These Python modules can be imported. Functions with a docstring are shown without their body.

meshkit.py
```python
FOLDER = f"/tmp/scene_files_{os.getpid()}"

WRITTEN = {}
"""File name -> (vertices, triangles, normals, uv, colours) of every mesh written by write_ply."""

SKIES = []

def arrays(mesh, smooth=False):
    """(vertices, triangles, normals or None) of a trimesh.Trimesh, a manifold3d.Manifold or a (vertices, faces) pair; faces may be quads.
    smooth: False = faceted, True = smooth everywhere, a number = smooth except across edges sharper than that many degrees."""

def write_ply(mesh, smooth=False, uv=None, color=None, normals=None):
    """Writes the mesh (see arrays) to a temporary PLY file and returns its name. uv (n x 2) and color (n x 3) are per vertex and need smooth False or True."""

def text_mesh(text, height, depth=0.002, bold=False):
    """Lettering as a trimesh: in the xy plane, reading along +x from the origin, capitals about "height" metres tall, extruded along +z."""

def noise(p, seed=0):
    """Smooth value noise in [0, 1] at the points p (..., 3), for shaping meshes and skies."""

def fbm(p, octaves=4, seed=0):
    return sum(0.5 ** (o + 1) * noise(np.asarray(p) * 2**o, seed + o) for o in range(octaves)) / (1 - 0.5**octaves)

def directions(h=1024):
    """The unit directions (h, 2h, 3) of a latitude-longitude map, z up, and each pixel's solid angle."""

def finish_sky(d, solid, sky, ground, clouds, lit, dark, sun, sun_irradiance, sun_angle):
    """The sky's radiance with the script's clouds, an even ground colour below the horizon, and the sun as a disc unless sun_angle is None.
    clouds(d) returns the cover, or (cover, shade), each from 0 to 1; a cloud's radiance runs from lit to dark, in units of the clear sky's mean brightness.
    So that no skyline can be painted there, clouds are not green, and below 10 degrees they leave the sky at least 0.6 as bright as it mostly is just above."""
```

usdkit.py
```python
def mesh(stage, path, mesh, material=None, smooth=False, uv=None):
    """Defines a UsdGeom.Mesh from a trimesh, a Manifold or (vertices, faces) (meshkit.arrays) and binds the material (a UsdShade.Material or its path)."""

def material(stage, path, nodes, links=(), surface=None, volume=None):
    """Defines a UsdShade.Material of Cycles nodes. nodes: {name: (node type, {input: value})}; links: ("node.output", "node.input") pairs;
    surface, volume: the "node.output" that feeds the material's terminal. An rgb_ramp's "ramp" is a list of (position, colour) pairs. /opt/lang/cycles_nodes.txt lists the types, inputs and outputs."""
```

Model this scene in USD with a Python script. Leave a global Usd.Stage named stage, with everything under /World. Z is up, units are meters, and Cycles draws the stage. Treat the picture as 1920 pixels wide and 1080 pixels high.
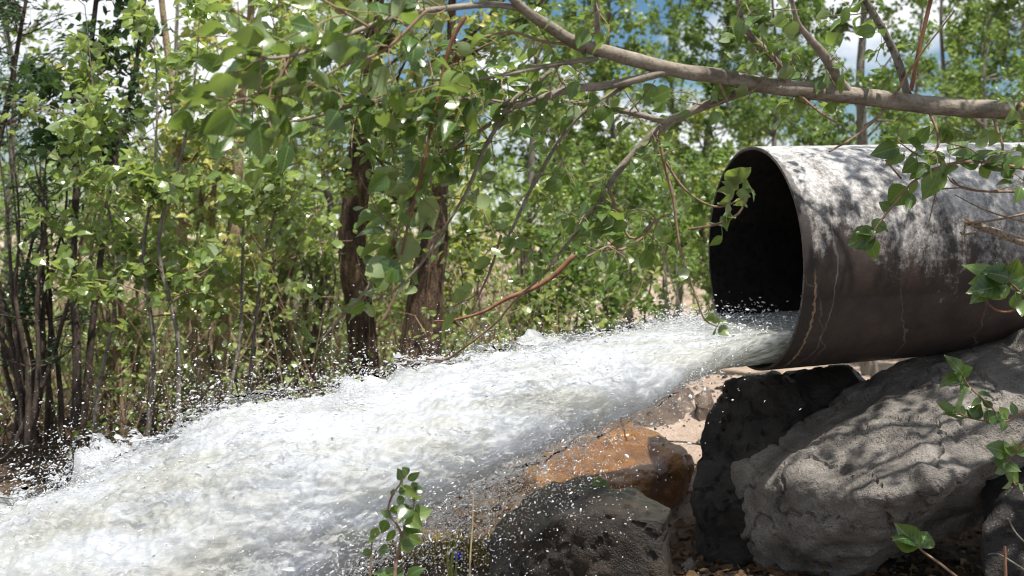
import math
import numpy as np
import trimesh
import usdkit
import meshkit
from pxr import Usd, UsdGeom, UsdLux, UsdShade, Gf, Sdf, Vt
import manifold3d as m3
from scipy.spatial import cKDTree

stage = Usd.Stage.CreateInMemory()
UsdGeom.SetStageUpAxis(stage, 'Z')
UsdGeom.SetStageMetersPerUnit(stage, 1.0)
UsdGeom.Xform.Define(stage, '/World')
LK = '/World/Looks'
UsdGeom.Scope.Define(stage, LK)

# ------------------------------------------------------------------ camera, sky, sun, exposure
FPX = 2400.0
EYE = np.array([0, 0, 1.5])
PITCH = math.atan(110 / FPX)
RT = np.array([1.0, 0, 0])
FW = np.array([0, math.cos(PITCH), -math.sin(PITCH)])
UP = np.array([0, math.sin(PITCH), math.cos(PITCH)])
cam = UsdGeom.Camera.Define(stage, '/World/camera')
cam.CreateHorizontalApertureAttr(36.0)
cam.CreateVerticalApertureAttr(20.25)
cam.CreateFocalLengthAttr(36.0 * FPX / 1920)
cam.CreateFStopAttr(3.3)
cam.CreateFocusDistanceAttr(4.7)
cam.CreateClippingRangeAttr(Gf.Vec2f(0.05, 5000))
cam.CreateExposureAttr(0.75)
cam.AddTransformOp().Set(Gf.Matrix4d(*RT, 0, *UP, 0, *(-FW), 0, *EYE, 1))

SUN = np.array([0.21, -0.27, 0.94])
SUN /= np.linalg.norm(SUN)
dome = UsdLux.DomeLight.Define(stage, '/World/sky')
dome.GetPrim().SetCustomDataByKey('kind', 'structure')
sky_mat = usdkit.material(stage, LK + '/sky_look', {
    'tc': ('texture_coordinate', {}),
    'mp': ('mapping', {'scale': (1.0, 1.0, 1.9), 'location': (0.35, 0.1, 0.25)}),
    'n': ('noise_texture', {'scale': 2.6, 'detail': 7, 'roughness': 0.55, 'distortion': 0.3}),
    'r': ('rgb_ramp', {'ramp': [(0.45, (0, 0, 0)), (0.52, (1, 1, 1))]}),
    'sky': ('sky_texture', {'sky_type': 'single_scattering', 'sun_disc': False, 'sun_elevation': float(math.asin(SUN[2])),
                            'sun_rotation': float(math.atan2(SUN[0], SUN[1])), 'altitude': 600.0, 'air_density': 1.0, 'aerosol_density': 0.6}),
    'sat': ('hsv', {'saturation': 1.35, 'value': 1.1}),
    'mix': ('mix_color', {'b': (13.0, 13.3, 13.9), 'use_clamp': False}),
    'bg': ('background_shader', {'strength': 0.05}),
}, [('tc.generated', 'mp.vector'), ('mp.vector', 'n.vector'), ('n.fac', 'r.fac'), ('r.color', 'mix.fac'), ('sky.color', 'sat.color'), ('sat.color', 'mix.a'),
    ('mix.result', 'bg.color')], surface='bg.background')
UsdShade.MaterialBindingAPI.Apply(dome.GetPrim()).Bind(sky_mat)
sun = UsdLux.DistantLight.Define(stage, '/World/sun')
sun.CreateNormalizeAttr(True)
sun.CreateIntensityAttr(1.25)
sun.CreateAngleAttr(0.53)
sun.CreateColorAttr(Gf.Vec3f(1.0, 0.95, 0.87))
_z = SUN
_x = np.cross([0, 0, 1.0], _z); _x /= np.linalg.norm(_x)
_y = np.cross(_z, _x)
sun.AddTransformOp().Set(Gf.Matrix4d(*_x, 0, *_y, 0, *_z, 0, 0, 0, 20, 1))


# ------------------------------------------------------------------ helpers
def P(px, py, Y):
    d = FW * FPX + RT * (px - 960) + UP * (540 - py)
    return EYE + d * (Y / d[1])


def to_px(p):
    d = np.asarray(p) - EYE
    w = d @ FW
    return 960 + FPX * (d @ RT) / w, 540 - FPX * (d @ UP) / w


used = {}


def numbered(parent, name):
    k = (parent, name)
    n = used.get(k, 0)
    used[k] = n + 1
    return parent + '/' + (name if n == 0 else f'{name}_{n:03d}')


def tag(prim, label=None, cat=None, group=None, kind=None):
    for k, v in (('label', label), ('category', cat), ('group', group), ('kind', kind)):
        if v:
            prim.SetCustomDataByKey(k, v)
    return prim


def thing(name, label, cat, group=None, loc=None):
    x = UsdGeom.Xform.Define(stage, numbered('/World', name))
    if loc is not None:
        x.AddTranslateOp().Set(Gf.Vec3d(*map(float, loc)))
    tag(x.GetPrim(), label, cat, group)
    return x.GetPrim()


def obj(name, mesh, mat, parent=None, smooth=False, uv=None, kind=None, label=None, org=None):
    par = str(parent.GetPath()) if parent is not None else '/World'
    if org is not None:
        v, f = (mesh if isinstance(mesh, tuple) else (np.array(mesh.vertices), np.array(mesh.faces)))
        mesh = (np.asarray(v) - np.asarray(org), f)
    m = usdkit.mesh(stage, numbered(par, name), mesh, mat, smooth=smooth, uv=uv)
    tag(m.GetPrim(), label=label, kind=kind)
    return m.GetPrim()


def primvar(prim, name, arr):
    UsdGeom.PrimvarsAPI(prim).CreatePrimvar(name, Sdf.ValueTypeNames.FloatArray, 'vertex').Set(Vt.FloatArray.FromNumpy(np.asarray(arr, np.float32)))


def cat_meshes(parts):
    vs, fs, n = [], [], 0
    for v, f in parts:
        vs.append(v); fs.append(np.asarray(f) + n); n += len(v)
    return np.vstack(vs), np.vstack(fs)


def smooth01(x):
    x = np.clip(x, 0, 1)
    return x * x * (3 - 2 * x)


def nrm(a):
    a = np.asarray(a, float)
    return a / np.maximum(np.linalg.norm(a, axis=-1, keepdims=True), 1e-9)


def tube(p, r, sides=6, cap=True):
    p = np.asarray(p, float)
    r = np.broadcast_to(np.asarray(r, float), (len(p),))
    t = nrm(np.gradient(p, axis=0))
    ref = np.array([0, 0, 1.0]) if abs(t[:, 2]).mean() < 0.8 else np.array([1.0, 0, 0])
    a = nrm(np.cross(t, ref))
    b = np.cross(t, a)
    ang = np.arange(sides) * 2 * np.pi / sides
    v = p[:, None] + r[:, None, None] * (np.cos(ang)[None, :, None] * a[:, None] + np.sin(ang)[None, :, None] * b[:, None])
    i, j = np.meshgrid(np.arange(len(p) - 1), np.arange(sides), indexing='ij')
    q = np.stack([i * sides + j, i * sides + (j + 1) % sides, (i + 1) * sides + (j + 1) % sides, (i + 1) * sides + j], -1).reshape(-1, 4)
    v = v.reshape(-1, 3)
    f = np.vstack([q[:, [0, 2, 1]], q[:, [0, 3, 2]]])
    if cap:
        n = len(v)
        v = np.vstack([v, p[:1], p[-1:]])
        k = np.arange(sides); k2 = (k + 1) % sides
        e = (len(p) - 1) * sides
        f = np.vstack([f, np.stack([np.full(sides, n), k, k2], 1), np.stack([np.full(sides, n + 1), e + k2, e + k], 1)])
    return v, f


def spline(pts, step):
    """Catmull-Rom through the rows of pts (any width), about one sample per step of the first three columns."""
    p = np.asarray(pts, float)
    if len(p) < 3:
        n = max(2, int(np.linalg.norm(p[-1, :3] - p[0, :3]) / step) + 1)
        return p[0] + (p[-1] - p[0]) * np.linspace(0, 1, n)[:, None]
    q = np.vstack([2 * p[0] - p[1], p, 2 * p[-1] - p[-2]])
    out = []
    for i in range(1, len(q) - 2):
        n = max(1, int(np.ceil(np.linalg.norm(q[i + 1, :3] - q[i, :3]) / step)))
        t = np.arange(n)[:, None] / n
        a, b, c, d = q[i - 1], q[i], q[i + 1], q[i + 2]
        out.append(0.5 * (2 * b + (c - a) * t + (2 * a - 5 * b + 4 * c - d) * t ** 2 + (3 * b - a - 3 * c + d) * t ** 3))
    out.append(p[-1:])
    return np.vstack(out)


def knobbly(p, r, amp, seed):
    """A limb as a tube whose radius and surface are uneven."""
    v, f = tube(p, r, 14 if np.max(r) > 0.012 else 8)
    sides = 14 if np.max(r) > 0.012 else 8
    n = len(p) * sides
    c = np.repeat(p, sides, axis=0)
    d = v[:n] - c
    k = 1 + amp * (meshkit.fbm(v[:n] * 22, 3, seed) - 0.5) * 2
    v[:n] = c + d * k[:, None]
    return v, f


def leaf_template(ys, ws):
    ys, ws = np.asarray(ys, float), np.asarray(ws, float)
    n = len(ys)
    v = [(0, y) for y in ys] + [(-w, y) for y, w in zip(ys[1:-1], ws[1:-1])] + [(w, y) for y, w in zip(ys[1:-1], ws[1:-1])]
    L = lambda i: n + i - 1
    R = lambda i: n + (n - 2) + i - 1
    f = [(0, 1, L(1)), (0, R(1), 1)]
    for i in range(1, n - 2):
        f += [(i, i + 1, L(i + 1)), (i, L(i + 1), L(i)), (i, R(i), R(i + 1)), (i, R(i + 1), i + 1)]
    f += [(n - 2, n - 1, L(n - 2)), (n - 2, R(n - 2), n - 1)]
    return np.array(v, float), np.array(f)


FINE = leaf_template([0, 0.1, 0.28, 0.48, 0.68, 0.86, 1.0], [0, 0.2, 0.345, 0.345, 0.235, 0.1, 0])
MID = leaf_template([0, 0.22, 0.6, 1.0], [0, 0.30, 0.27, 0])
NARROW = leaf_template([0, 0.4, 1.0], [0, 0.09, 0])


def leaves(tpl, pos, axis, up, L, rng, droop=0.2, fold=0.25, width=1.0, twist=0.5):
    tv, tf = tpl
    N = len(pos)
    L = np.broadcast_to(L, (N,))[:, None]
    ay = nrm(axis)
    az = nrm(up - (up * ay).sum(1, keepdims=True) * ay)
    ax = np.cross(ay, az)
    wd = width * (1 + 0.2 * rng.standard_normal((N, 1))).clip(0.55, 1.35)
    fo = fold + 0.22 * rng.standard_normal((N, 1))
    dr = droop + 0.22 * rng.standard_normal((N, 1))
    tw = twist * rng.standard_normal((N, 1))
    x = tv[None, :, 0] * wd * L
    y = tv[None, :, 1] * L
    z = fo * np.abs(x) - dr * L * tv[None, :, 1] ** 2
    s = np.cos(dr * 1.2 * tv[None, :, 1])
    y = y * s
    a = tw * tv[None, :, 1]
    x, z = x * np.cos(a) - z * np.sin(a), x * np.sin(a) + z * np.cos(a)
    v = pos[:, None] + x[..., None] * ax[:, None] + y[..., None] * ay[:, None] + z[..., None] * az[:, None]
    f = tf[None] + (np.arange(N) * len(tv))[:, None, None]
    return v.reshape(-1, 3), f.reshape(-1, 3)


def uv_of(tpl, N=1):
    return np.tile(tpl[0], (N, 1))


# ------------------------------------------------------------------ materials
def mat(name, nodes, links, surface='p.BSDF'):
    return usdkit.material(stage, f'{LK}/{name}', nodes, links, surface=surface)


def leaf_mat(name, dark, mid, light, under, trans, rough=0.36, veins=False, tfac=0.38, spec=0.5):
    nodes = {
        'geo': ('geometry', {}), 'oi': ('object_info', {}), 'add': ('math', {'math_type': 'add'}), 'fr': ('math', {'math_type': 'fraction'}),
        'ramp': ('rgb_ramp', {'ramp': [(0, dark), (0.55, mid), (0.92, light), (1, (light[0] * 1.5, light[1] * 1.15, light[2]))]}),
        'um': ('mix_color', {'b': under}),
        'tx': ('texture_coordinate', {}),
        'nz': ('noise_texture', {'scale': 35.0, 'detail': 3}),
        'nr': ('map_range', {'from_min': 0.3, 'from_max': 0.7, 'to_min': 0.85, 'to_max': 1.14}),
        'mul': ('vector_math', {'math_type': 'scale'}),
        'p': ('principled_bsdf', {'roughness': rough, 'specular_ior_level': spec}),
        'tr': ('translucent_bsdf', {}), 'tm': ('mix_color', {'fac': 0.35, 'b': trans, 'a': trans}),
        'mx': ('mix_closure', {'fac': tfac}),
    }
    links = [('geo.random_per_island', 'add.value1'), ('oi.random', 'add.value2'), ('add.value', 'fr.value1'), ('fr.value', 'ramp.fac'),
             ('ramp.color', 'um.a'), ('geo.backfacing', 'um.fac'), ('geo.position', 'nz.vector'), ('nz.fac', 'nr.value'),
             ('um.result', 'mul.vector1'), ('nr.result', 'mul.scale'), ('p.BSDF', 'mx.closure1'), ('ramp.color', 'tm.b'),
             ('tm.result', 'tr.color'), ('tr.BSDF', 'mx.closure2')]
    if veins:
        nodes.update({
            'sx': ('separate_xyz', {}), 'ab': ('math', {'math_type': 'absolute'}),
            'mr': ('map_range', {'from_min': 0.008, 'from_max': 0.022, 'to_min': 1.0, 'to_max': 0.0, 'clamp': True}),
            'lv': ('math', {'math_type': 'multiply_add', 'value2': -0.85}), 'sc': ('math', {'math_type': 'multiply', 'value2': 44.0}),
            'si': ('math', {'math_type': 'sine'}), 'lr': ('map_range', {'from_min': 0.86, 'from_max': 1.0, 'to_min': 0.0, 'to_max': 0.5, 'clamp': True}),
            'mxv': ('math', {'math_type': 'maximum'}), 'vm': ('mix_color', {'b': (0.26, 0.33, 0.13)}), 'vs': ('math', {'math_type': 'multiply', 'value2': 0.75}),
            'bp': ('bump', {'strength': 0.12, 'distance': 0.0015}),
        })
        links += [('tx.UV', 'sx.vector'), ('sx.x', 'ab.value1'), ('ab.value', 'mr.value'), ('ab.value', 'lv.value1'), ('sx.y', 'lv.value3'),
                  ('lv.value', 'sc.value1'), ('sc.value', 'si.value1'), ('si.value', 'lr.value'), ('mr.result', 'mxv.value1'), ('lr.result', 'mxv.value2'),
                  ('mxv.value', 'vs.value1'), ('vs.value', 'vm.fac'), ('mul.vector', 'vm.a'), ('vm.result', 'p.base_color'),
                  ('mxv.value', 'bp.height'), ('bp.normal', 'p.normal')]
    else:
        links += [('mul.vector', 'p.base_color')]
    return mat(name, nodes, links, surface='mx.closure')


M = {}
M['leaf_front'] = leaf_mat('poplar_leaf', (0.018, 0.055, 0.012), (0.052, 0.115, 0.024), (0.115, 0.19, 0.045), (0.23, 0.29, 0.145), (0.30, 0.42, 0.06), veins=True, rough=0.28, tfac=0.42, spec=0.7)
M['leaf_sapling'] = leaf_mat('sapling_leaf', (0.07, 0.13, 0.026), (0.21, 0.30, 0.08), (0.36, 0.43, 0.16), (0.26, 0.33, 0.17), (0.46, 0.57, 0.12), rough=0.24, tfac=0.47, spec=0.9)
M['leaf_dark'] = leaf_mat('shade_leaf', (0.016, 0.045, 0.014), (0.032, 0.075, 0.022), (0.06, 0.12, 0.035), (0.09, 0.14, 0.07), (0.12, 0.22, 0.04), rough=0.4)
M['leaf_far'] = leaf_mat('far_poplar_leaf', (0.055, 0.115, 0.02), (0.13, 0.215, 0.045), (0.25, 0.33, 0.085), (0.17, 0.24, 0.09), (0.30, 0.44, 0.07), rough=0.34, tfac=0.45)
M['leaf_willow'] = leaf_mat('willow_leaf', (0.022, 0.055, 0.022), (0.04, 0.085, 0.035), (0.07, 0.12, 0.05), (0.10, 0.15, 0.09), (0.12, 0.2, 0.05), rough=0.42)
M['leaf_dry'] = leaf_mat('dry_leaf', (0.06, 0.037, 0.021), (0.12, 0.075, 0.042), (0.22, 0.145, 0.085), (0.25, 0.17, 0.11), (0.3, 0.18, 0.08), rough=0.7, tfac=0.2, spec=0.2)


def bark_mat(name, a, b, c, scale=30, rough=0.75, stretch=(1, 1, 0.25), bump=0.6, dist=0.01, spots=True):
    return mat(name, {
        'geo': ('geometry', {}), 'mp': ('mapping', {'scale': stretch}),
        'n': ('noise_texture', {'scale': float(scale), 'detail': 6, 'roughness': 0.65}),
        'r': ('rgb_ramp', {'ramp': [(0.3, a), (0.5, b), (0.72, c)]}),
        'n2': ('noise_texture', {'scale': scale * 3.2, 'detail': 2}),
        'r2': ('rgb_ramp', {'ramp': [(0.36, (0.25, 0.22, 0.2)), (0.44, (1, 1, 1))]}),
        'mu': ('mix_color', {'blend_type': 'multiply', 'fac': 0.8 * float(spots)}),
        'bp': ('bump', {'strength': float(bump), 'distance': float(dist)}),
        'p': ('principled_bsdf', {'roughness': float(rough), 'specular_ior_level': 0.25}),
    }, [('geo.position', 'mp.vector'), ('mp.vector', 'n.vector'), ('n.fac', 'r.fac'), ('geo.position', 'n2.vector'), ('n2.fac', 'r2.fac'), ('r.color', 'mu.a'), ('r2.color', 'mu.b'),
        ('mu.result', 'p.base_color'), ('n.fac', 'bp.height'), ('bp.normal', 'p.normal')])


M['bark_limb'] = bark_mat('limb_bark', (0.12, 0.10, 0.078), (0.215, 0.185, 0.15), (0.31, 0.275, 0.23), scale=26, stretch=(0.45, 1, 1.2), bump=0.6, dist=0.008, spots=0.45)
M['bark_twig'] = bark_mat('twig_bark', (0.12, 0.075, 0.05), (0.22, 0.15, 0.10), (0.30, 0.22, 0.15), scale=60, stretch=(1, 1, 1), bump=0.2, dist=0.003, spots=False)
M['bark_red'] = bark_mat('red_twig_bark', (0.10, 0.045, 0.025), (0.19, 0.095, 0.055), (0.26, 0.145, 0.085), scale=50, stretch=(1, 1, 0.4), bump=0.3, dist=0.003, spots=False)
M['petiole'] = bark_mat('petiole_green', (0.16, 0.2, 0.06), (0.22, 0.27, 0.08), (0.27, 0.3, 0.1), scale=30, bump=0.0, spots=False, rough=0.45)
M['bark_old'] = bark_mat('old_bark', (0.016, 0.011, 0.008), (0.085, 0.057, 0.038), (0.24, 0.155, 0.09), scale=24, stretch=(1, 1, 0.22), bump=1.0, dist=0.05)
M['bark_pale'] = bark_mat('sapling_bark', (0.14, 0.10, 0.055), (0.27, 0.21, 0.13), (0.38, 0.31, 0.2), scale=20, stretch=(1, 1, 0.4), bump=0.5, dist=0.01)
M['bark_grey'] = bark_mat('grey_bark', (0.08, 0.07, 0.06), (0.15, 0.135, 0.115), (0.24, 0.22, 0.19), scale=20, stretch=(1, 1, 0.4), bump=0.5, dist=0.01)
M['bark_dark'] = bark_mat('dark_stem_bark', (0.03, 0.022, 0.018), (0.065, 0.05, 0.04), (0.13, 0.10, 0.08), scale=25, stretch=(1, 1, 0.4), bump=0.5, dist=0.01)


def rock_mat(name, a, b, c, rough=0.85, wet=0.0, pit=1.0, scale=6, tint=None):
    nodes = {
        'geo': ('geometry', {}),
        'n': ('noise_texture', {'scale': float(scale), 'detail': 8, 'roughness': 0.62}),
        'r': ('rgb_ramp', {'ramp': [(0.3, a), (0.5, b), (0.7, c)]}),
        'g': ('noise_texture', {'scale': 150.0, 'detail': 4, 'roughness': 0.7}),
        'gr': ('rgb_ramp', {'ramp': [(0.32, (0.45, 0.42, 0.4)), (0.5, (1, 1, 1)), (0.72, (1.35, 1.33, 1.3))]}),
        'v': ('voronoi_texture', {'scale': 75.0, 'randomness': 1.0}),
        'vm': ('noise_texture', {'scale': 9.0, 'detail': 2}),
        'vr': ('map_range', {'from_min': 0.10, 'from_max': 0.26, 'to_min': 0.0, 'to_max': 1.0, 'clamp': True}),
        'vmr': ('map_range', {'from_min': 0.45, 'from_max': 0.6, 'to_min': 0.0, 'to_max': 1.0, 'clamp': True}),
        'inv': ('math', {'math_type': 'subtract', 'value1': 1.0}), 'pm': ('math', {'math_type': 'multiply'}),
        'pd': ('mix_color', {'blend_type': 'multiply', 'b': (0.3, 0.28, 0.27)}),
        'mu': ('mix_color', {'blend_type': 'multiply', 'fac': 0.85, 'use_clamp': False}),
        'h1': ('math', {'math_type': 'multiply_add', 'value2': 0.35}), 'h2': ('math', {'math_type': 'multiply_add', 'value2': -0.7 * pit}),
        'm': ('noise_texture', {'scale': 48.0, 'detail': 5, 'roughness': 0.7}), 'h3': ('math', {'math_type': 'multiply_add', 'value2': 1.1}),
        'bp': ('bump', {'strength': 1.0, 'distance': 0.02}),
        'p': ('principled_bsdf', {'roughness': float(rough), 'specular_ior_level': 0.35, 'coat_weight': float(wet), 'coat_roughness': 0.08, 'coat_ior': 1.33}),
        'wb': ('noise_texture', {'scale': 28.0, 'detail': 5, 'roughness': 0.6}),
        'wbp': ('bump', {'strength': 0.45, 'distance': 0.02}),
    }
    links = [('geo.position', 'n.vector'), ('n.fac', 'r.fac'), ('geo.position', 'g.vector'), ('g.fac', 'gr.fac'), ('geo.position', 'v.vector'), ('geo.position', 'vm.vector'),
             ('v.distance', 'vr.value'), ('vm.fac', 'vmr.value'), ('vr.result', 'inv.value2'), ('inv.value', 'pm.value1'), ('vmr.result', 'pm.value2'),
             ('r.color', 'mu.a'), ('gr.color', 'mu.b'), ('mu.result', 'pd.a'), ('pm.value', 'pd.fac'), ('pd.result', 'p.base_color'),
             ('g.fac', 'h1.value1'), ('n.fac', 'h1.value3'), ('pm.value', 'h2.value1'), ('h1.value', 'h2.value3'), ('geo.position', 'm.vector'), ('m.fac', 'h3.value1'), ('h2.value', 'h3.value3'), ('h3.value', 'bp.height'), ('bp.normal', 'p.normal')]
    if wet:
        links += [('geo.position', 'wb.vector'), ('wb.fac', 'wbp.height'), ('wbp.normal', 'p.coat_normal')]
    return mat(name, nodes, links)


M['rock_grey'] = rock_mat('grey_rock', (0.085, 0.078, 0.071), (0.195, 0.18, 0.164), (0.315, 0.29, 0.265))
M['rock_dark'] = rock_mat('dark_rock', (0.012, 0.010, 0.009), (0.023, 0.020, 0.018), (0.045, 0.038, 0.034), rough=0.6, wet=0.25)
M['rock_orange'] = rock_mat('orange_wet_rock', (0.06, 0.025, 0.009), (0.21, 0.092, 0.023), (0.33, 0.165, 0.05), rough=0.4, wet=1.0, pit=0.5, scale=5)
M['rock_wet'] = rock_mat('brown_wet_rock', (0.05, 0.032, 0.022), (0.12, 0.085, 0.06), (0.2, 0.15, 0.11), rough=0.4, wet=0.9, pit=0.4)
M['rock_black'] = rock_mat('black_wet_rock', (0.010, 0.008, 0.006), (0.026, 0.019, 0.014), (0.085, 0.055, 0.03), rough=0.45, wet=0.8, pit=0.5)

# ground: sand near the pipe and behind, dark leafy soil on the left bank
M['ground'] = mat('ground_look', {
    'geo': ('geometry', {}), 'sx': ('separate_xyz', {}),
    'n': ('noise_texture', {'scale': 3.0, 'detail': 8, 'roughness': 0.7}),
    'sand': ('rgb_ramp', {'ramp': [(0.3, (0.26, 0.19, 0.145)), (0.5, (0.40, 0.31, 0.25)), (0.7, (0.52, 0.43, 0.36))]}),
    'soil': ('rgb_ramp', {'ramp': [(0.3, (0.025, 0.018, 0.012)), (0.5, (0.075, 0.053, 0.036)), (0.66, (0.17, 0.125, 0.08)), (0.78, (0.30, 0.24, 0.15))]}),
    'w': ('noise_texture', {'scale': 0.8, 'detail': 4}),
    'ma': ('math', {'math_type': 'multiply_add', 'value2': 3.0}),
    'mr': ('map_range', {'from_min': 1.2, 'from_max': 2.2, 'to_min': 0, 'to_max': 1, 'clamp': True}),
    'my': ('map_range', {'from_min': 22.0, 'from_max': 34.0, 'to_min': 0, 'to_max': 1, 'clamp': True}),
    'mxx': ('math', {'math_type': 'maximum'}),
    'near': ('map_range', {'from_min': 5.9, 'from_max': 6.4, 'to_min': 0, 'to_max': 1, 'clamp': True}),
    'nm': ('math', {'math_type': 'multiply'}),
    'mix': ('mix_color', {}),
    'g': ('noise_texture', {'scale': 90.0, 'detail': 5, 'roughness': 0.7}),
    'gr': ('rgb_ramp', {'ramp': [(0.3, (0.5, 0.48, 0.46)), (0.6, (1.1, 1.1, 1.1))]}),
    'mu': ('mix_color', {'blend_type': 'multiply', 'fac': 0.9, 'use_clamp': False}),
    'bp': ('bump', {'strength': 0.9, 'distance': 0.02}),
    'p': ('principled_bsdf', {'roughness': 0.9, 'specular_ior_level': 0.2}),
}, [('geo.position', 'n.vector'), ('n.fac', 'sand.fac'), ('n.fac', 'soil.fac'), ('geo.position', 'sx.vector'), ('geo.position', 'w.vector'),
    ('w.fac', 'ma.value1'), ('sx.x', 'ma.value3'), ('ma.value', 'mr.value'), ('sx.y', 'my.value'), ('mr.result', 'mxx.value1'), ('my.result', 'mxx.value2'),
    ('sx.y', 'near.value'), ('near.result', 'nm.value1'), ('mxx.value', 'nm.value2'), ('nm.value', 'mix.fac'),
    ('soil.color', 'mix.a'), ('sand.color', 'mix.b'), ('geo.position', 'g.vector'), ('g.fac', 'gr.fac'), ('mix.result', 'mu.a'), ('gr.color', 'mu.b'), ('mu.result', 'p.base_color'),
    ('g.fac', 'bp.height'), ('bp.normal', 'p.normal')])

# water
M['water'] = mat('white_water', {
    'geo': ('geometry', {}), 'at': ('attribute', {'attribute': 'fade'}), 'cl': ('attribute', {'attribute': 'clear'}),
    'mp': ('mapping', {'rotation': (0, 0, -0.366), 'scale': (0.32, 1, 1)}),
    'n': ('noise_texture', {'scale': 5.5, 'detail': 7, 'roughness': 0.62, 'distortion': 0.5}),
    'r': ('rgb_ramp', {'ramp': [(0.28, (0.235, 0.24, 0.21)), (0.42, (0.29, 0.30, 0.29)), (0.54, (0.33, 0.35, 0.375)), (0.70, (0.43, 0.46, 0.51))]}),
    'n3': ('noise_texture', {'scale': 26.0, 'detail': 5, 'roughness': 0.6, 'distortion': 1.2}),
    'cr': ('rgb_ramp', {'ramp': [(0.36, (0.08, 0.088, 0.06)), (0.5, (0.22, 0.235, 0.20)), (0.62, (0.42, 0.43, 0.42))]}),
    'cm': ('mix_color', {}), 'fk': ('map_range', {'from_min': 0.33, 'from_max': 0.67, 'to_min': 0.85, 'to_max': 1.14}), 'fm': ('vector_math', {'math_type': 'scale'}),
    'f1': ('noise_texture', {'scale': 55.0, 'detail': 6, 'roughness': 0.72, 'distortion': 0.8}),
    'f2': ('noise_texture', {'scale': 16.0, 'detail': 3, 'roughness': 0.6, 'distortion': 1.0}),
    'h': ('math', {'math_type': 'multiply_add', 'value2': 2.0}),
    'bp': ('bump', {'strength': 0.45, 'distance': 0.010}),
    'p': ('principled_bsdf', {'roughness': 0.28, 'specular_ior_level': 0.5, 'ior': 1.33, 'subsurface_weight': 0.7, 'subsurface_scale': 0.10, 'subsurface_radius': (1.0, 1.0, 1.0)}),
    'a1': ('noise_texture', {'scale': 38.0, 'detail': 4, 'roughness': 0.6, 'distortion': 1.5}),
    'ar': ('map_range', {'from_min': 0.30, 'from_max': 0.70, 'to_min': 0.0, 'to_max': 1.0, 'clamp': True}),
    'gt': ('math', {'math_type': 'greater_than'}),
    'tp': ('transparent_bsdf', {}), 'mx': ('mix_closure', {}),
}, [('geo.position', 'mp.vector'), ('mp.vector', 'n.vector'), ('n.fac', 'r.fac'), ('mp.vector', 'n3.vector'), ('n3.fac', 'cr.fac'), ('r.color', 'cm.a'), ('cr.color', 'cm.b'), ('cl.fac', 'cm.fac'),
    ('cm.result', 'fm.vector1'), ('f1.fac', 'fk.value'), ('fk.result', 'fm.scale'), ('fm.vector', 'p.base_color'), ('mp.vector', 'f1.vector'), ('mp.vector', 'f2.vector'), ('f2.fac', 'h.value1'), ('f1.fac', 'h.value3'), ('h.value', 'bp.height'), ('bp.normal', 'p.normal'),
    ('mp.vector', 'a1.vector'), ('a1.fac', 'ar.value'), ('ar.result', 'gt.value2'), ('at.fac', 'gt.value1'), ('gt.value', 'mx.fac'), ('tp.BSDF', 'mx.closure1'), ('p.BSDF', 'mx.closure2')],
    surface='mx.closure')
M['drop'] = mat('spray_water', {
    'geo': ('geometry', {}),
    'p': ('principled_bsdf', {'base_color': (0.50, 0.515, 0.53), 'roughness': 0.1, 'ior': 1.33}),
}, [])

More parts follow.
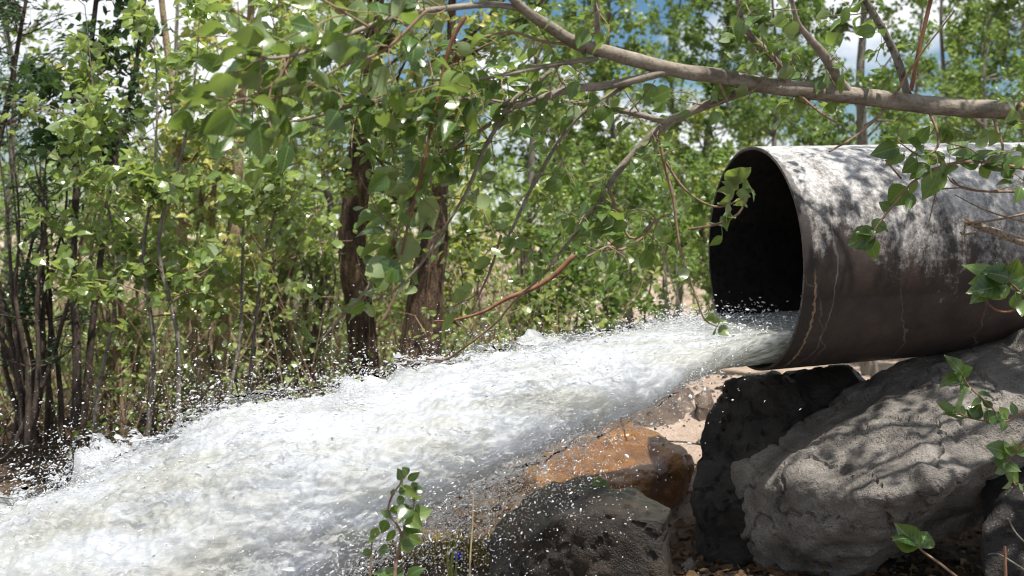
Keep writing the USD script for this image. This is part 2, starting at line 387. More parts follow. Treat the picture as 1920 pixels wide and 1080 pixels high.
# pipe: rusted dark steel with a worn whitish coat on top
M['pipe'] = mat('pipe_steel', {
    'tc': ('texture_coordinate', {}), 'sx': ('separate_xyz', {}),
    'n': ('noise_texture', {'scale': 5.0, 'detail': 9, 'roughness': 0.72, 'distortion': 0.3}),
    'nf': ('noise_texture', {'scale': 42.0, 'detail': 7, 'roughness': 0.78}),
    'st': ('mapping', {'scale': (3.0, 1.6, 1.6)}), 'ns': ('noise_texture', {'scale': 2.2, 'detail': 9, 'roughness': 0.75}),
    # coat mask: height + noises
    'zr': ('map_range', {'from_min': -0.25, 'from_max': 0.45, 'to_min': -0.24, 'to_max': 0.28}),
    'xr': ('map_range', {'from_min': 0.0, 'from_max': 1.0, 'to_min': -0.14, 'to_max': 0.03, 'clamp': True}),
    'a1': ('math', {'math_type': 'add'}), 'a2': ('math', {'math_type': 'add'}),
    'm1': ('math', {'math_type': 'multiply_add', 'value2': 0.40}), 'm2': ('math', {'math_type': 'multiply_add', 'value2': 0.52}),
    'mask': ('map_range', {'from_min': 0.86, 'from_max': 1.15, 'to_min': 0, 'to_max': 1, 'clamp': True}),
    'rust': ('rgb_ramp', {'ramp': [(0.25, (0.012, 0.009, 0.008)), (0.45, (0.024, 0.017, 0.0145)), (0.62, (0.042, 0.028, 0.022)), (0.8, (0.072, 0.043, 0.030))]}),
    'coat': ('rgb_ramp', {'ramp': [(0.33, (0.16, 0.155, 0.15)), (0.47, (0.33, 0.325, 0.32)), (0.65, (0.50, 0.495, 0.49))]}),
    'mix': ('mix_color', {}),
    # weld seam, drip lines and the jagged pale edge of the rust band by the mouth
    'w1': ('noise_texture', {'scale': 7.0, 'detail': 3}), 'wx': ('math', {'math_type': 'multiply_add', 'value2': 0.10}),
    'd1': ('math', {'math_type': 'subtract', 'value2': 0.145}), 'd1a': ('math', {'math_type': 'absolute'}),
    'l1': ('map_range', {'from_min': 0.001, 'from_max': 0.004, 'to_min': 0.25, 'to_max': 0.0, 'clamp': True}),
    'band': ('math', {'math_type': 'multiply_add', 'value2': 0.10}), 'wb': ('noise_texture', {'scale': 45.0, 'detail': 4}),
    'bx': ('math', {'math_type': 'multiply_add', 'value2': 0.03}),
    'bz': ('map_range', {'from_min': -0.5, 'from_max': 0.0, 'to_min': 0.052, 'to_max': 0.0, 'clamp': True}),
    'bd': ('math', {'math_type': 'subtract'}), 'bda': ('math', {'math_type': 'absolute'}),
    'bl': ('map_range', {'from_min': 0.003, 'from_max': 0.007, 'to_min': 0.65, 'to_max': 0.0, 'clamp': True}),
    'bzm': ('map_range', {'from_min': -0.12, 'from_max': -0.02, 'to_min': 1.0, 'to_max': 0.0, 'clamp': True}),
    'blm': ('math', {'math_type': 'multiply'}),
    'bin': ('map_range', {'from_min': -0.002, 'from_max': 0.002, 'to_min': 0.65, 'to_max': 0.0, 'clamp': True}),
    'c1': ('mix_color', {'b': (0.34, 0.32, 0.31)}), 'c2': ('mix_color', {'b': (0.013, 0.010, 0.009)}), 'c3': ('mix_color', {'b': (0.30, 0.21, 0.14)}),
    'd2': ('math', {'math_type': 'multiply_add', 'value2': 0.55}), 'd2b': ('math', {'math_type': 'multiply_add', 'value2': 0.16}),
    'pp': ('math', {'math_type': 'pingpong', 'value2': 0.21}),
    'l2': ('map_range', {'from_min': 0.0008, 'from_max': 0.004, 'to_min': 0.35, 'to_max': 0.0, 'clamp': True}),
    'l2z': ('map_range', {'from_min': -0.40, 'from_max': 0.05, 'to_min': 1.0, 'to_max': 0.0, 'clamp': True}), 'l2m': ('math', {'math_type': 'multiply'}),
    'c4': ('mix_color', {'b': (0.26, 0.23, 0.21)}),
    'bp': ('bump', {'strength': 0.35, 'distance': 0.004}),
    'p': ('principled_bsdf', {'roughness': 0.5, 'specular_ior_level': 0.4}),
    'rr': ('map_range', {'from_min': 0.3, 'from_max': 0.7, 'to_min': 0.42, 'to_max': 0.68}),
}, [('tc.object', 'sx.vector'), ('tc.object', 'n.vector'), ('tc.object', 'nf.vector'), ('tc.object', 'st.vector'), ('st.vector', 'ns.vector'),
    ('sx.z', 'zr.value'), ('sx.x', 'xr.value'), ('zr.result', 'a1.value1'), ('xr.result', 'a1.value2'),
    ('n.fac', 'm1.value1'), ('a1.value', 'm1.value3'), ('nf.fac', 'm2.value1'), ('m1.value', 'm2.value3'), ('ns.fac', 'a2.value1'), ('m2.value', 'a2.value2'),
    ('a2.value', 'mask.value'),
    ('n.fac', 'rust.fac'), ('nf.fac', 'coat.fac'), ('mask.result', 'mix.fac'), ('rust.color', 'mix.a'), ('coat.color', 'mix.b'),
    ('tc.object', 'w1.vector'), ('w1.fac', 'wx.value1'), ('sx.x', 'wx.value3'), ('wx.value', 'd1.value1'), ('d1.value', 'd1a.value1'), ('d1a.value', 'l1.value'),
    ('mix.result', 'c1.a'), ('l1.result', 'c1.fac'),
    ('tc.object', 'wb.vector'), ('wb.fac', 'bx.value1'), ('sx.x', 'bx.value3'), ('bx.value', 'bd.value1'), ('sx.z', 'bz.value'), ('bz.result', 'bd.value2'),
    ('bd.value', 'bda.value1'), ('bda.value', 'bl.value'), ('sx.z', 'bzm.value'), ('bl.result', 'blm.value1'), ('bzm.result', 'blm.value2'),
    ('bd.value', 'bin.value'), ('c1.result', 'c2.a'), ('bin.result', 'c2.fac'), ('c2.result', 'c3.a'), ('blm.value', 'c3.fac'),
    ('sx.z', 'd2.value1'), ('sx.x', 'd2.value3'), ('w1.fac', 'd2b.value1'), ('d2.value', 'd2b.value3'), ('d2b.value', 'pp.value1'), ('pp.value', 'l2.value'), ('sx.z', 'l2z.value'),
    ('l2.result', 'l2m.value1'), ('l2z.result', 'l2m.value2'), ('c3.result', 'c4.a'), ('l2m.value', 'c4.fac'),
    ('c4.result', 'p.base_color'), ('nf.fac', 'bp.height'), ('bp.normal', 'p.normal'), ('nf.fac', 'rr.value'), ('rr.result', 'p.roughness')])
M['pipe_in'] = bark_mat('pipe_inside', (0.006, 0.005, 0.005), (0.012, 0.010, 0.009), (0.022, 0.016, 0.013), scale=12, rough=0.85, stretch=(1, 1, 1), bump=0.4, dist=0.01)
M['pipe_rim'] = bark_mat('pipe_cut_edge', (0.035, 0.028, 0.025), (0.065, 0.055, 0.05), (0.12, 0.10, 0.09), scale=30, rough=0.7, stretch=(1, 1, 1), bump=0.4, dist=0.004)
M['straw'] = bark_mat('dry_straw', (0.30, 0.22, 0.12), (0.42, 0.34, 0.2), (0.52, 0.43, 0.28), scale=30, bump=0.0, spots=False)
M['grass'] = bark_mat('grass_blade', (0.10, 0.14, 0.03), (0.16, 0.2, 0.05), (0.28, 0.27, 0.09), scale=14, bump=0.0, spots=False, rough=0.5)
M['moss'] = bark_mat('wet_moss', (0.10, 0.07, 0.015), (0.19, 0.15, 0.03), (0.27, 0.22, 0.06), scale=25, bump=0.6, dist=0.01, spots=False)
M['wood_cut'] = bark_mat('broken_wood', (0.10, 0.07, 0.05), (0.24, 0.19, 0.14), (0.36, 0.3, 0.23), scale=50, bump=0.5, dist=0.004)
M['blue'] = mat('blue_plastic', {'geo': ('geometry', {}), 'n': ('noise_texture', {'scale': 120.0}), 'r': ('rgb_ramp', {'ramp': [(0.3, (0.01, 0.015, 0.32)), (0.7, (0.02, 0.03, 0.55))]}),
                                 'p': ('principled_bsdf', {'roughness': 0.35})}, [('geo.position', 'n.vector'), ('n.fac', 'r.fac'), ('r.color', 'p.base_color')])


# ------------------------------------------------------------------ ground
def ground_z(x, y):
    x, y = np.asarray(x, float), np.asarray(y, float)
    mound = smooth01((x + 0.2) / 1.0) * smooth01((y - 5.7) / 1.7) * (1 - smooth01((y - 8.2) / 4.5)) * 0.52
    q = np.stack([x, y, 0 * x], -1)
    far = smooth01((y - 30) / 60)
    return mound + 0.10 * (meshkit.fbm(q * 0.7, 4, 3) - 0.5) + 0.035 * (meshkit.fbm(q * 5, 3, 8) - 0.5) + far * 0.3 - 0.02


def lines(dense, ends):
    out = list(dense)
    d = dense[1] - dense[0]
    a, b = dense[0], dense[-1]
    while a > ends[0]:
        d *= 1.25; a -= d; out.insert(0, a)
    d = dense[1] - dense[0]
    while b < ends[1]:
        d *= 1.25; b += d; out.append(b)
    return np.array(out)


gx = lines(np.arange(-4.0, 4.0, 0.045), (-900, 900))
gy = lines(np.arange(4.0, 13.0, 0.05), (-300, 1500))
GX, GY = np.meshgrid(gx, gy)
gv = np.stack([GX, GY, ground_z(GX, GY)], -1).reshape(-1, 3)
i, j = np.meshgrid(np.arange(len(gy) - 1), np.arange(len(gx) - 1), indexing='ij')
a = (i * len(gx) + j).ravel()
gf = np.vstack([np.stack([a, a + 1, a + len(gx) + 1], 1), np.stack([a, a + len(gx) + 1, a + len(gx)], 1)])
tag(obj('ground', (gv, gf), M['ground'], smooth=True), kind='structure')

# ------------------------------------------------------------------ pipe
YAW, TILT = 0.366, 0.0376
AX = np.array([math.cos(YAW) * math.cos(TILT), math.sin(YAW) * math.cos(TILT), math.sin(TILT)])
SD = np.array([-math.sin(YAW), math.cos(YAW), 0])
UPV = np.cross(AX, SD)
MOUTH = np.array([1.0632, 5.66, 1.368])
RO, RI, CUT = 0.494, 0.481, 0.1227
pipe = UsdGeom.Xform.Define(stage, numbered('/World', 'steel_pipe'))
pipe.AddTransformOp().Set(Gf.Matrix4d(*AX, 0, *SD, 0, *UPV, 0, *MOUTH, 1))
pipe = tag(pipe.GetPrim(), 'large rusty steel pipe with worn whitish top, spilling water from its dark open mouth', 'pipe')
NS, LEN = 160, 7.0
ang = np.arange(NS) * 2 * np.pi / NS


def cyl_shell(r, xs, flip=False, dent=0.0):
    v = []
    for x in xs:
        rr = r + dent * (meshkit.noise(np.stack([np.cos(ang) * 2 + x, np.sin(ang) * 2, 0 * ang + x], -1), 5) - 0.5)
        off = CUT * rr * np.cos(ang) if x == xs[0] else 0 * ang
        v.append(np.stack([x + off + (max(0, 1 - x / 0.4) * CUT * rr * np.cos(ang) if x != xs[0] else 0), rr * np.cos(ang), rr * np.sin(ang)], 1))
    v = np.vstack(v)
    i, j = np.meshgrid(np.arange(len(xs) - 1), np.arange(NS), indexing='ij')
    q = np.stack([i * NS + j, (i + 1) * NS + j, (i + 1) * NS + (j + 1) % NS, i * NS + (j + 1) % NS], -1).reshape(-1, 4)
    f = np.vstack([q[:, [0, 2, 1]], q[:, [0, 3, 2]]])
    return v, (f if not flip else f[:, ::-1])


xs = np.concatenate([np.linspace(0, 0.4, 9), np.linspace(0.5, LEN, 60)])
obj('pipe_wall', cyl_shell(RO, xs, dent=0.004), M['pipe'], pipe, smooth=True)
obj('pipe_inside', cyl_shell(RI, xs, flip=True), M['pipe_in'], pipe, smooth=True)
vo, vi = cyl_shell(RO, xs[:2], dent=0.004)[0][:NS], cyl_shell(RI, xs[:2])[0][:NS]
vm = (vo + vi) / 2 - np.array([0.003, 0, 0])
k = np.arange(NS); k2 = (k + 1) % NS
rf = np.vstack([np.stack([k, k2, NS + k2], 1), np.stack([k, NS + k2, NS + k], 1), np.stack([NS + k, NS + k2, 2 * NS + k2], 1), np.stack([NS + k, 2 * NS + k2, 2 * NS + k], 1)])
obj('pipe_rim', (np.vstack([vo, vm, vi]), rf), M['pipe_rim'], pipe)

# ------------------------------------------------------------------ rocks
def facets(v, n, size, seed, off, tilt):
    """Broken faces: every cell of a random mosaic has its own small offset and tilt."""
    rr = np.random.default_rng(seed)
    lo, hi = v.min(0) - size, v.max(0) + size
    k = int(np.prod((hi - lo) / size)) + 4
    sd = rr.uniform(lo, hi, (k, 3))
    g = rr.standard_normal((k, 3)) * tilt
    o = rr.standard_normal(k) * off
    w = v + size * 0.45 * (np.stack([meshkit.fbm(v * 9 + q * 7.3, 3, seed + q) for q in range(3)], 1) - 0.5)
    ds_, i = cKDTree(sd).query(w, k=3)
    wt = np.exp(-(ds_ - ds_[:, :1]) / (0.10 * size))
    val = o[i] + ((v[:, None] - sd[i]) * g[i]).sum(2)
    return (wt * val).sum(1) / wt.sum(1)


def rock(pts, seed, step=0.018, amp=0.03, fine=0.008, soften=1, cuts=6):
    pts = np.asarray(pts, float)
    h = m3.Manifold.hull_points(pts)
    rr = np.random.default_rng(seed)
    c0 = pts.mean(0)
    for _ in range(cuts):
        d = nrm(rr.standard_normal(3))
        sup = ((pts - c0) @ d).max()
        h = h.trim_by_plane(tuple(-d), float(-(c0 @ d + sup * rr.uniform(0.88, 0.97))))
    h = h.refine_to_length(step)
    me = h.to_mesh()
    t = trimesh.Trimesh(me.vert_properties[:, :3], me.tri_verts, process=True)
    trimesh.smoothing.filter_laplacian(t, lamb=0.5, iterations=2)
    v = np.array(t.vertices)
    n = np.array(t.vertex_normals)
    d = amp * 0.32 * (meshkit.fbm(v * 2.6, 3, seed) - 0.5) * 2
    d += facets(v, n, 0.26, seed + 1, amp * 0.20, 0.11)
    d += facets(v, n, 0.12, seed + 7, amp * 0.06, 0.06)
    d += facets(v, n, 0.08, seed + 2, amp * 0.03, 0.035)
    crack = np.abs(meshkit.fbm(v * 5 + 9, 3, seed + 5) - 0.5)
    d -= amp * 0.5 * np.clip(1 - crack / 0.018, 0, 1)
    d += fine * 0.8 * (meshkit.fbm(v * 30, 4, seed + 3) - 0.5) * 2
    t.vertices = v + n * d[:, None]
    if soften > 1:
        trimesh.smoothing.filter_laplacian(t, lamb=0.35, iterations=soften - 1)
    return np.array(t.vertices), np.array(t.faces)


def place_rock(name, label, pts, m, seed, group=None, **kw):
    v, f = rock(pts, seed, **kw)
    o = v[:, 2].min()
    c = np.array([v[:, 0].mean(), v[:, 1].mean(), o])
    x = obj(name, (v - c, f), m, smooth=30)
    UsdGeom.Xformable(stage.GetPrimAtPath(x.GetPath())).AddTranslateOp().Set(Gf.Vec3d(*map(float, c)))
    tag(x, label, 'boulder', group)
    return v


def below(pts, dz=0.3, f=0.85):
    """Adds a footing under the points, drawn in a little."""
    pts = np.asarray(pts, float)
    c = pts.mean(0)
    lo = c + (pts - c) * f
    lo[:, 2] = ground_z(lo[:, 0], lo[:, 1]) - dz
    return np.vstack([pts, lo])


big = [P(1383, 872, 5.78), P(1475, 805, 5.84), P(1560, 752, 5.75), P(1680, 684, 5.9), P(1790, 658, 6.02), P(1835, 660, 6.05), P(1915, 640, 5.62), P(2060, 590, 5.6), P(2200, 560, 5.7),
       P(1385, 955, 5.66), P(1430, 905, 5.54), P(1560, 905, 5.2), P(1640, 935, 4.98), P(1712, 925, 4.96), P(1770, 905, 5.0), P(1860, 868, 5.05), P(2060, 790, 5.1), P(2200, 740, 5.2),
       P(1380, 1010, 5.7), P(1415, 1110, 5.72), P(1570, 1100, 5.5), P(1660, 1000, 5.3), P(1850, 890, 5.3),
       P(1500, 1060, 5.9), P(1700, 960, 6.0), P(1900, 860, 6.2), P(2200, 800, 6.0)]
place_rock('boulder', 'largest grey boulder, slanting up to the right under the pipe, half in sun', big, M['rock_grey'], 11, step=0.012, amp=0.045, fine=0.008, cuts=0)
dk = [P(1335, 752, 6.0), P(1380, 702, 6.0), P(1460, 704, 5.9), P(1590, 690, 5.95), P(1632, 716, 5.95), P(1300, 840, 5.85), P(1296, 905, 5.8), P(1320, 950, 5.7), P(1420, 930, 5.62), P(1500, 760, 5.8), P(1560, 780, 5.9),
      P(1350, 760, 6.25), P(1600, 720, 6.15)]
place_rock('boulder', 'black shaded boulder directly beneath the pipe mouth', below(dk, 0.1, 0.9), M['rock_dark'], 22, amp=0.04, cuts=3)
orr = [P(985, 885, 6.30), P(1040, 806, 6.50), P(1105, 786, 6.60), P(1165, 785, 6.65), P(1232, 820, 6.50), P(1290, 843, 6.35), P(1298, 868, 6.30), P(1205, 906, 6.02), P(1215, 880, 6.12), P(1090, 915, 5.92), P(1000, 930, 5.95), P(1120, 890, 6.05), P(1270, 900, 6.25)]
place_rock('boulder', 'flat orange brown boulder, wet and shiny, between the falling water and the black boulder', below(orr, 0.1, 0.92), M['rock_orange'], 33, amp=0.03, fine=0.006, cuts=0)
sw = [P(1140, 772, 7.15), P(1185, 752, 7.25), P(1270, 728, 7.35), P(1298, 733, 7.35), P(1302, 775, 7.20), P(1298, 802, 7.05), P(1255, 810, 7.00), P(1190, 792, 7.00)]
place_rock('boulder', 'small wet brown boulder just behind the orange boulder', below(sw, 0.1, 0.9), M['rock_wet'], 44, amp=0.02)
s2 = [P(1296, 740, 7.1), P(1330, 733, 7.2), P(1345, 752, 7.1), P(1310, 765, 7.0), P(1340, 770, 7.05)]
place_rock('boulder', 'smallest wet stone, on the sand left of the black boulder', below(s2, 0.1, 0.9), M['rock_wet'], 45, amp=0.015)
fb = [P(905, 1010, 5.2), P(940, 960, 5.3), P(1030, 918, 5.3), P(1110, 905, 5.25), P(1180, 912, 5.2), P(1262, 955, 4.95), P(1255, 950, 5.25), P(1060, 962, 4.9), P(1150, 968, 4.85), P(1250, 978, 4.82), P(1255, 1040, 5.0), P(1200, 1070, 5.05),
      P(1000, 1010, 4.95), P(915, 1100, 5.05), P(1100, 1120, 5.1)]
place_rock('boulder', 'front black boulder with wet glinting top at the bottom centre', below(fb, 0.1, 0.95), M['rock_black'], 55, amp=0.03, cuts=0)
rb = [P(1845, 925, 5.2), P(1880, 850, 5.3), P(1960, 800, 5.3), P(2150, 780, 5.3), P(1840, 1000, 5.0), P(1850, 1110, 4.9), P(2150, 1000, 4.9), P(2150, 1110, 4.9)]
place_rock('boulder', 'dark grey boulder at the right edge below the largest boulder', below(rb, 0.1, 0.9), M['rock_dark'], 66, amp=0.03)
lb = [P(150, 800, 9.4), P(185, 786, 9.5), P(225, 790, 9.5), P(235, 812, 9.3), P(160, 820, 9.2)]
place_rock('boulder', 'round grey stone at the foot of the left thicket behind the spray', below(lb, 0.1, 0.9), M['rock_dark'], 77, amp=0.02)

# gravel and litter around the rocks
rng = np.random.default_rng(5)


def scatter(name, protos, pos, scale, rng, mats, upright=False, kind='stuff', label=None, cat=None, quats=None, pidx=None):
    path = numbered('/World', name)
    pi = UsdGeom.PointInstancer.Define(stage, path)
    rel = pi.CreatePrototypesRel()
    for (nm, me), m_ in zip(protos, mats):
        pr = usdkit.mesh(stage, f'{path}/{nm}', me, m_, smooth=True)
        rel.AddTarget(pr.GetPath())
    n = len(pos)
    pi.CreatePositionsAttr(Vt.Vec3fArray.FromNumpy(np.asarray(pos, np.float32)))
    s = np.asarray(scale, np.float32)
    if s.ndim == 1:
        s = np.repeat(s[:, None], 3, 1)
    pi.CreateScalesAttr(Vt.Vec3fArray.FromNumpy(np.ascontiguousarray(s)))
    if quats is None:
        q = nrm(rng.standard_normal((n, 4)))
    else:
        q = quats
    pi.CreateOrientationsAttr(Vt.QuathArray([Gf.Quath(float(a), float(b), float(c), float(d)) for a, b, c, d in q]))
    pi.CreateProtoIndicesAttr(Vt.IntArray.FromNumpy((rng.integers(0, len(protos), n) if pidx is None else pidx).astype(np.int32)))
    tag(pi.GetPrim(), label, cat, kind=kind)
    return pi


def lump(seed, amp=0.35, sub=1, sq=(1, 1, 1)):
    t = trimesh.creation.icosphere(sub)
    v = np.array(t.vertices)
    v = v * (1 + amp * 2 * (meshkit.noise(v * 1.6 + 4, seed) - 0.5))[:, None] * np.array(sq)
    return v, np.array(t.faces)


n = 5200
px_ = rng.uniform(-0.6, 3.6, n); py_ = 5.2 + 6 * rng.random(n) ** 1.6
pos = np.stack([px_, py_, ground_z(px_, py_) + 0.002], 1)
scatter('gravel', [('stone', lump(1, 0.4, 1, (1, 0.8, 0.6))), ('stone_001', lump(2, 0.5, 1, (1, 1, 0.7)))], pos, rng.lognormal(-5.0, 0.5, n), rng, [M['rock_grey'], M['rock_dark']],
        label='grey gravel strewn over the sand between and behind the boulders', cat='gravel')
n = 5000
bx_ = np.where(rng.random(n) < 0.7, rng.uniform(-5.5, 0.3, n), rng.uniform(0.2, 2.4, n)); by_ = np.where(bx_ < 0.3, rng.uniform(6.0, 12, n), rng.uniform(5.3, 6.6, n))
pos = np.stack([bx_, by_, ground_z(bx_, by_) + 0.012], 1)
lv = leaves(MID, pos, rng.standard_normal((n, 3)) * [1, 1, 0.25], rng.standard_normal((n, 3)) * 0.5 + [0, 0, 1], rng.uniform(0.03, 0.065, n), rng)
tag(obj('leaf_litter', lv, M['leaf_dry']), 'brown dry leaves lying on the dark bank and between the rocks', 'leaf litter', kind='stuff')
# dead sticks on the left bank
parts = []
for q_ in range(420):
    x0, y0 = rng.uniform(-5.0, 0.6), rng.uniform(6.6, 11.5)
    d_ = nrm(rng.standard_normal(3) * [1, 0.6, 0.35] + [0, 0, 0.25])
    L_ = rng.uniform(0.2, 0.9)
    p0 = np.array([x0, y0, float(ground_z(x0, y0)) + 0.01])
    pm = p0 + d_ * L_ * 0.5 + rng.standard_normal(3) * 0.04
    parts.append(tube(spline([p0, pm, p0 + d_ * L_], 0.15), rng.uniform(0.002, 0.006), 4))
tag(obj('dead_sticks', cat_meshes(parts), M['bark_dark']), 'tangle of dead sticks lying on the dark left bank', 'sticks', kind='stuff')


# ------------------------------------------------------------------ water
def jet_center(s):
    return MOUTH - AX * np.asarray(s)[..., None]


ZT0 = 1.085


def jet_section(s, phi):
    """Point of the water's surface at s metres from the mouth, without the ripples."""
    s, phi = np.broadcast_arrays(np.asarray(s, float), np.asarray(phi, float))
    sp = np.maximum(s, 0)
    zt = ZT0 - 0.070 * sp - 0.043 * sp ** 2 + 0.07 * np.exp(-((sp - 2.25) / 0.3) ** 2) - 0.045 * np.minimum(s, 0)
    zb = MOUTH[2] - 0.468 - 0.155 * sp - 0.045 * sp ** 2 - 0.03 * sp ** 3 - 0.0376 * np.minimum(s, 0)
    w = 0.37 + 0.11 * sp
    c, sn = np.cos(phi), np.sin(phi)
    # flow shape inside the pipe: flat top, round bottom
    u0 = 0.365 * c
    czc = MOUTH[2] - 0.0376 * np.minimum(s, 0)
    z0 = np.where(sn > 0, zt + 0.012 * sn, czc - np.sqrt(np.maximum(0.468 ** 2 - u0 ** 2, 0)))
    zedge = czc - math.sqrt(0.468 ** 2 - 0.365 ** 2)
    z0 = np.where(sn > 0, zedge + (zt - zedge) * np.minimum(1, sn * 4) + 0.012 * sn, z0)
    # free jet
    zc, h = (zt + zb) / 2, (zt - zb) / 2
    u1 = w * np.sign(c) * np.abs(c) ** 0.85
    z1 = zc + h * np.sign(sn) * np.abs(sn) ** 0.85
    b = smooth01(sp / 0.8)
    u, z = u0 * (1 - b) + u1 * b, z0 * (1 - b) + z1 * b
    ax = np.array([AX[0], AX[1], 0]) / math.hypot(AX[0], AX[1])
    p = MOUTH[None, :] - s[..., None] * ax + u[..., None] * SD
    p[..., 2] = z
    return p


js = np.concatenate([np.linspace(-1.6, 0, 60, endpoint=False), np.linspace(0, 4.9, 760)])
jp = np.linspace(0, 2 * np.pi, 400, endpoint=False)
S_, PH = np.meshgrid(js, jp, indexing='ij')
base = jet_section(S_, PH)
du = np.roll(base, -1, 1) - np.roll(base, 1, 1)
ds = np.gradient(base, axis=0)
nn = nrm(np.cross(ds, du))
cen = base.mean(1, keepdims=True)
nn *= np.sign(((base - cen) * nn).sum(-1, keepdims=True).mean())
flow = np.stack([S_, (base - MOUTH) @ SD, base[..., 2]], -1)
sp = np.clip(S_, 0, None)
grow = smooth01(sp / 1.6)
amp1 = 0.006 + 0.045 * grow
amp2 = 0.004 + 0.016 * smooth01(sp / 1.0)
amp3 = 0.0025 + 0.010 * smooth01(sp / 0.8)
n1 = meshkit.fbm(flow * [2.2, 4, 4], 3, 1) - 0.5
n2 = 0.5 - np.abs(meshkit.fbm(flow * [8, 13, 13], 3, 2) - 0.5) * 2 - 0.2
n3 = meshkit.fbm(flow * [22, 34, 34], 2, 3) - 0.5
inside = (S_ < 0.02)
n4 = 0.5 - np.abs(meshkit.fbm(flow * [34, 48, 48], 2, 13) - 0.5) * 2 - 0.25
disp = amp1 * 2 * n1 + amp2 * 1.6 * n2 + amp3 * 2.2 * n3 + amp3 * 0.9 * n4 + amp3 * 0.45 * (meshkit.noise(flow * [60, 85, 85], 19) - 0.5) * 2
disp = np.where(inside & (np.sin(PH) < 0.12), -0.004, disp)
disp = np.where(inside & (np.sin(PH) >= 0.12), disp * 0.9, disp)
crest = np.exp(-((((PH + 0.6) % (2 * np.pi)) - 0.6 - 0.75) / 0.5) ** 2) * smooth01((sp - 0.15) / 1.2)
spike = crest * np.clip((meshkit.fbm(flow * [4.5, 8, 8], 4, 23) - 0.52) / 0.25, 0, 1) ** 1.4
disp = disp + 0.17 * spike * (0.55 + 0.9 * meshkit.noise(flow * [16, 26, 26], 29))
jv = base + nn * disp[..., None]
# fade: torn, see-through lower fringe
low = smooth01((-np.sin(PH) - 0.15) / 0.75)
tear = smooth01((sp - 0.25) / 0.9)
fade = 1.25 - 0.95 * low * tear
fade -= 0.95 * spike
clear = np.clip(1.0 - smooth01(sp / 0.75) * 1.0, 0, 1) * np.where(np.sin(PH) < 0.35, 0.95, 0.75)
i, j = np.meshgrid(np.arange(len(js) - 1), np.arange(len(jp)), indexing='ij')
q = np.stack([i * len(jp) + j, i * len(jp) + (j + 1) % len(jp), (i + 1) * len(jp) + (j + 1) % len(jp), (i + 1) * len(jp) + j], -1).reshape(-1, 4)
jf = np.vstack([q[:, [0, 1, 2]], q[:, [0, 2, 3]]])
# a torn outer skin of flung sheets
k0 = int(np.searchsorted(js, 0.35))
o1 = meshkit.fbm(flow[k0:] * [6, 10, 10], 3, 51)
outer = base[k0:] + nn[k0:] * (disp[k0:] + (0.012 + 0.03 * grow[k0:]) * (0.5 + 1.3 * o1) + 0.012 * (meshkit.noise(flow[k0:] * [18, 30, 30], 53) - 0.3))[..., None]
ofade = (0.05 + 0.34 * smooth01((meshkit.fbm(flow[k0:] * [4, 7, 7], 3, 57) - 0.38) / 0.3)) * smooth01((sp[k0:] - 0.35) / 0.5) * (1 + 0.35 * crest[k0:])
oclear = np.zeros_like(ofade)
nb_ = jv.shape[0] * jv.shape[1]
mrows = jv.shape[0] - k0
fo_ = jf.reshape(2, -1, 3)[:, :(mrows - 1) * len(jp)].reshape(-1, 3) + nb_
jet = obj('water_jet', (np.vstack([jv.reshape(-1, 3), outer.reshape(-1, 3)]), np.vstack([jf, fo_])), M['water'], smooth=True)
fade = np.concatenate([fade.ravel(), ofade.ravel()])
clear = np.concatenate([clear.ravel(), oclear.ravel()])
tag(jet, 'white foaming water shooting from the pipe mouth down to the lower left', 'water', kind='structure')
primvar(jet, 'fade', fade.ravel())
primvar(jet, 'clear', clear.ravel())

# spray: drops, torn lumps and rings of water round the jet
rng = np.random.default_rng(12)
ring_v, ring_f = tube(np.stack([np.cos(np.linspace(0, 2 * np.pi, 11)), np.sin(np.linspace(0, 2 * np.pi, 11)), 0.2 * np.sin(np.linspace(0, 4 * np.pi, 11))], 1), 0.26, 5)
protos = [('droplet', lump(3, 0.1, 1, (1.7, 0.75, 0.75))), ('water_lump', lump(4, 0.5, 1, (1.6, 0.8, 0.7))), ('water_strand', lump(5, 0.5, 1, (2.2, 0.5, 0.45))), ('water_ring', (ring_v * 0.8, ring_f))]
SP, SS, SI, SQ = [], [], [], []


def quat_x(d, rng):
    """Quaternions that turn +x to d, with a random roll."""
    d = nrm(d)
    n = len(d)
    roll = rng.uniform(0, 2 * np.pi, n)
    qr = np.stack([np.cos(roll / 2), np.sin(roll / 2), 0 * roll, 0 * roll], 1)
    w = 1 + d[:, 0]
    qa = nrm(np.stack([w, 0 * w, -d[:, 2], d[:, 1]], 1) + 1e-6)
    a, b = qa, qr
    return np.stack([a[:, 0] * b[:, 0] - a[:, 1] * b[:, 1] - a[:, 2] * b[:, 2] - a[:, 3] * b[:, 3],
                     a[:, 0] * b[:, 1] + a[:, 1] * b[:, 0] + a[:, 2] * b[:, 3] - a[:, 3] * b[:, 2],
                     a[:, 0] * b[:, 2] - a[:, 1] * b[:, 3] + a[:, 2] * b[:, 0] + a[:, 3] * b[:, 1],
                     a[:, 0] * b[:, 3] + a[:, 1] * b[:, 2] - a[:, 2] * b[:, 1] + a[:, 3] * b[:, 0]], 1)


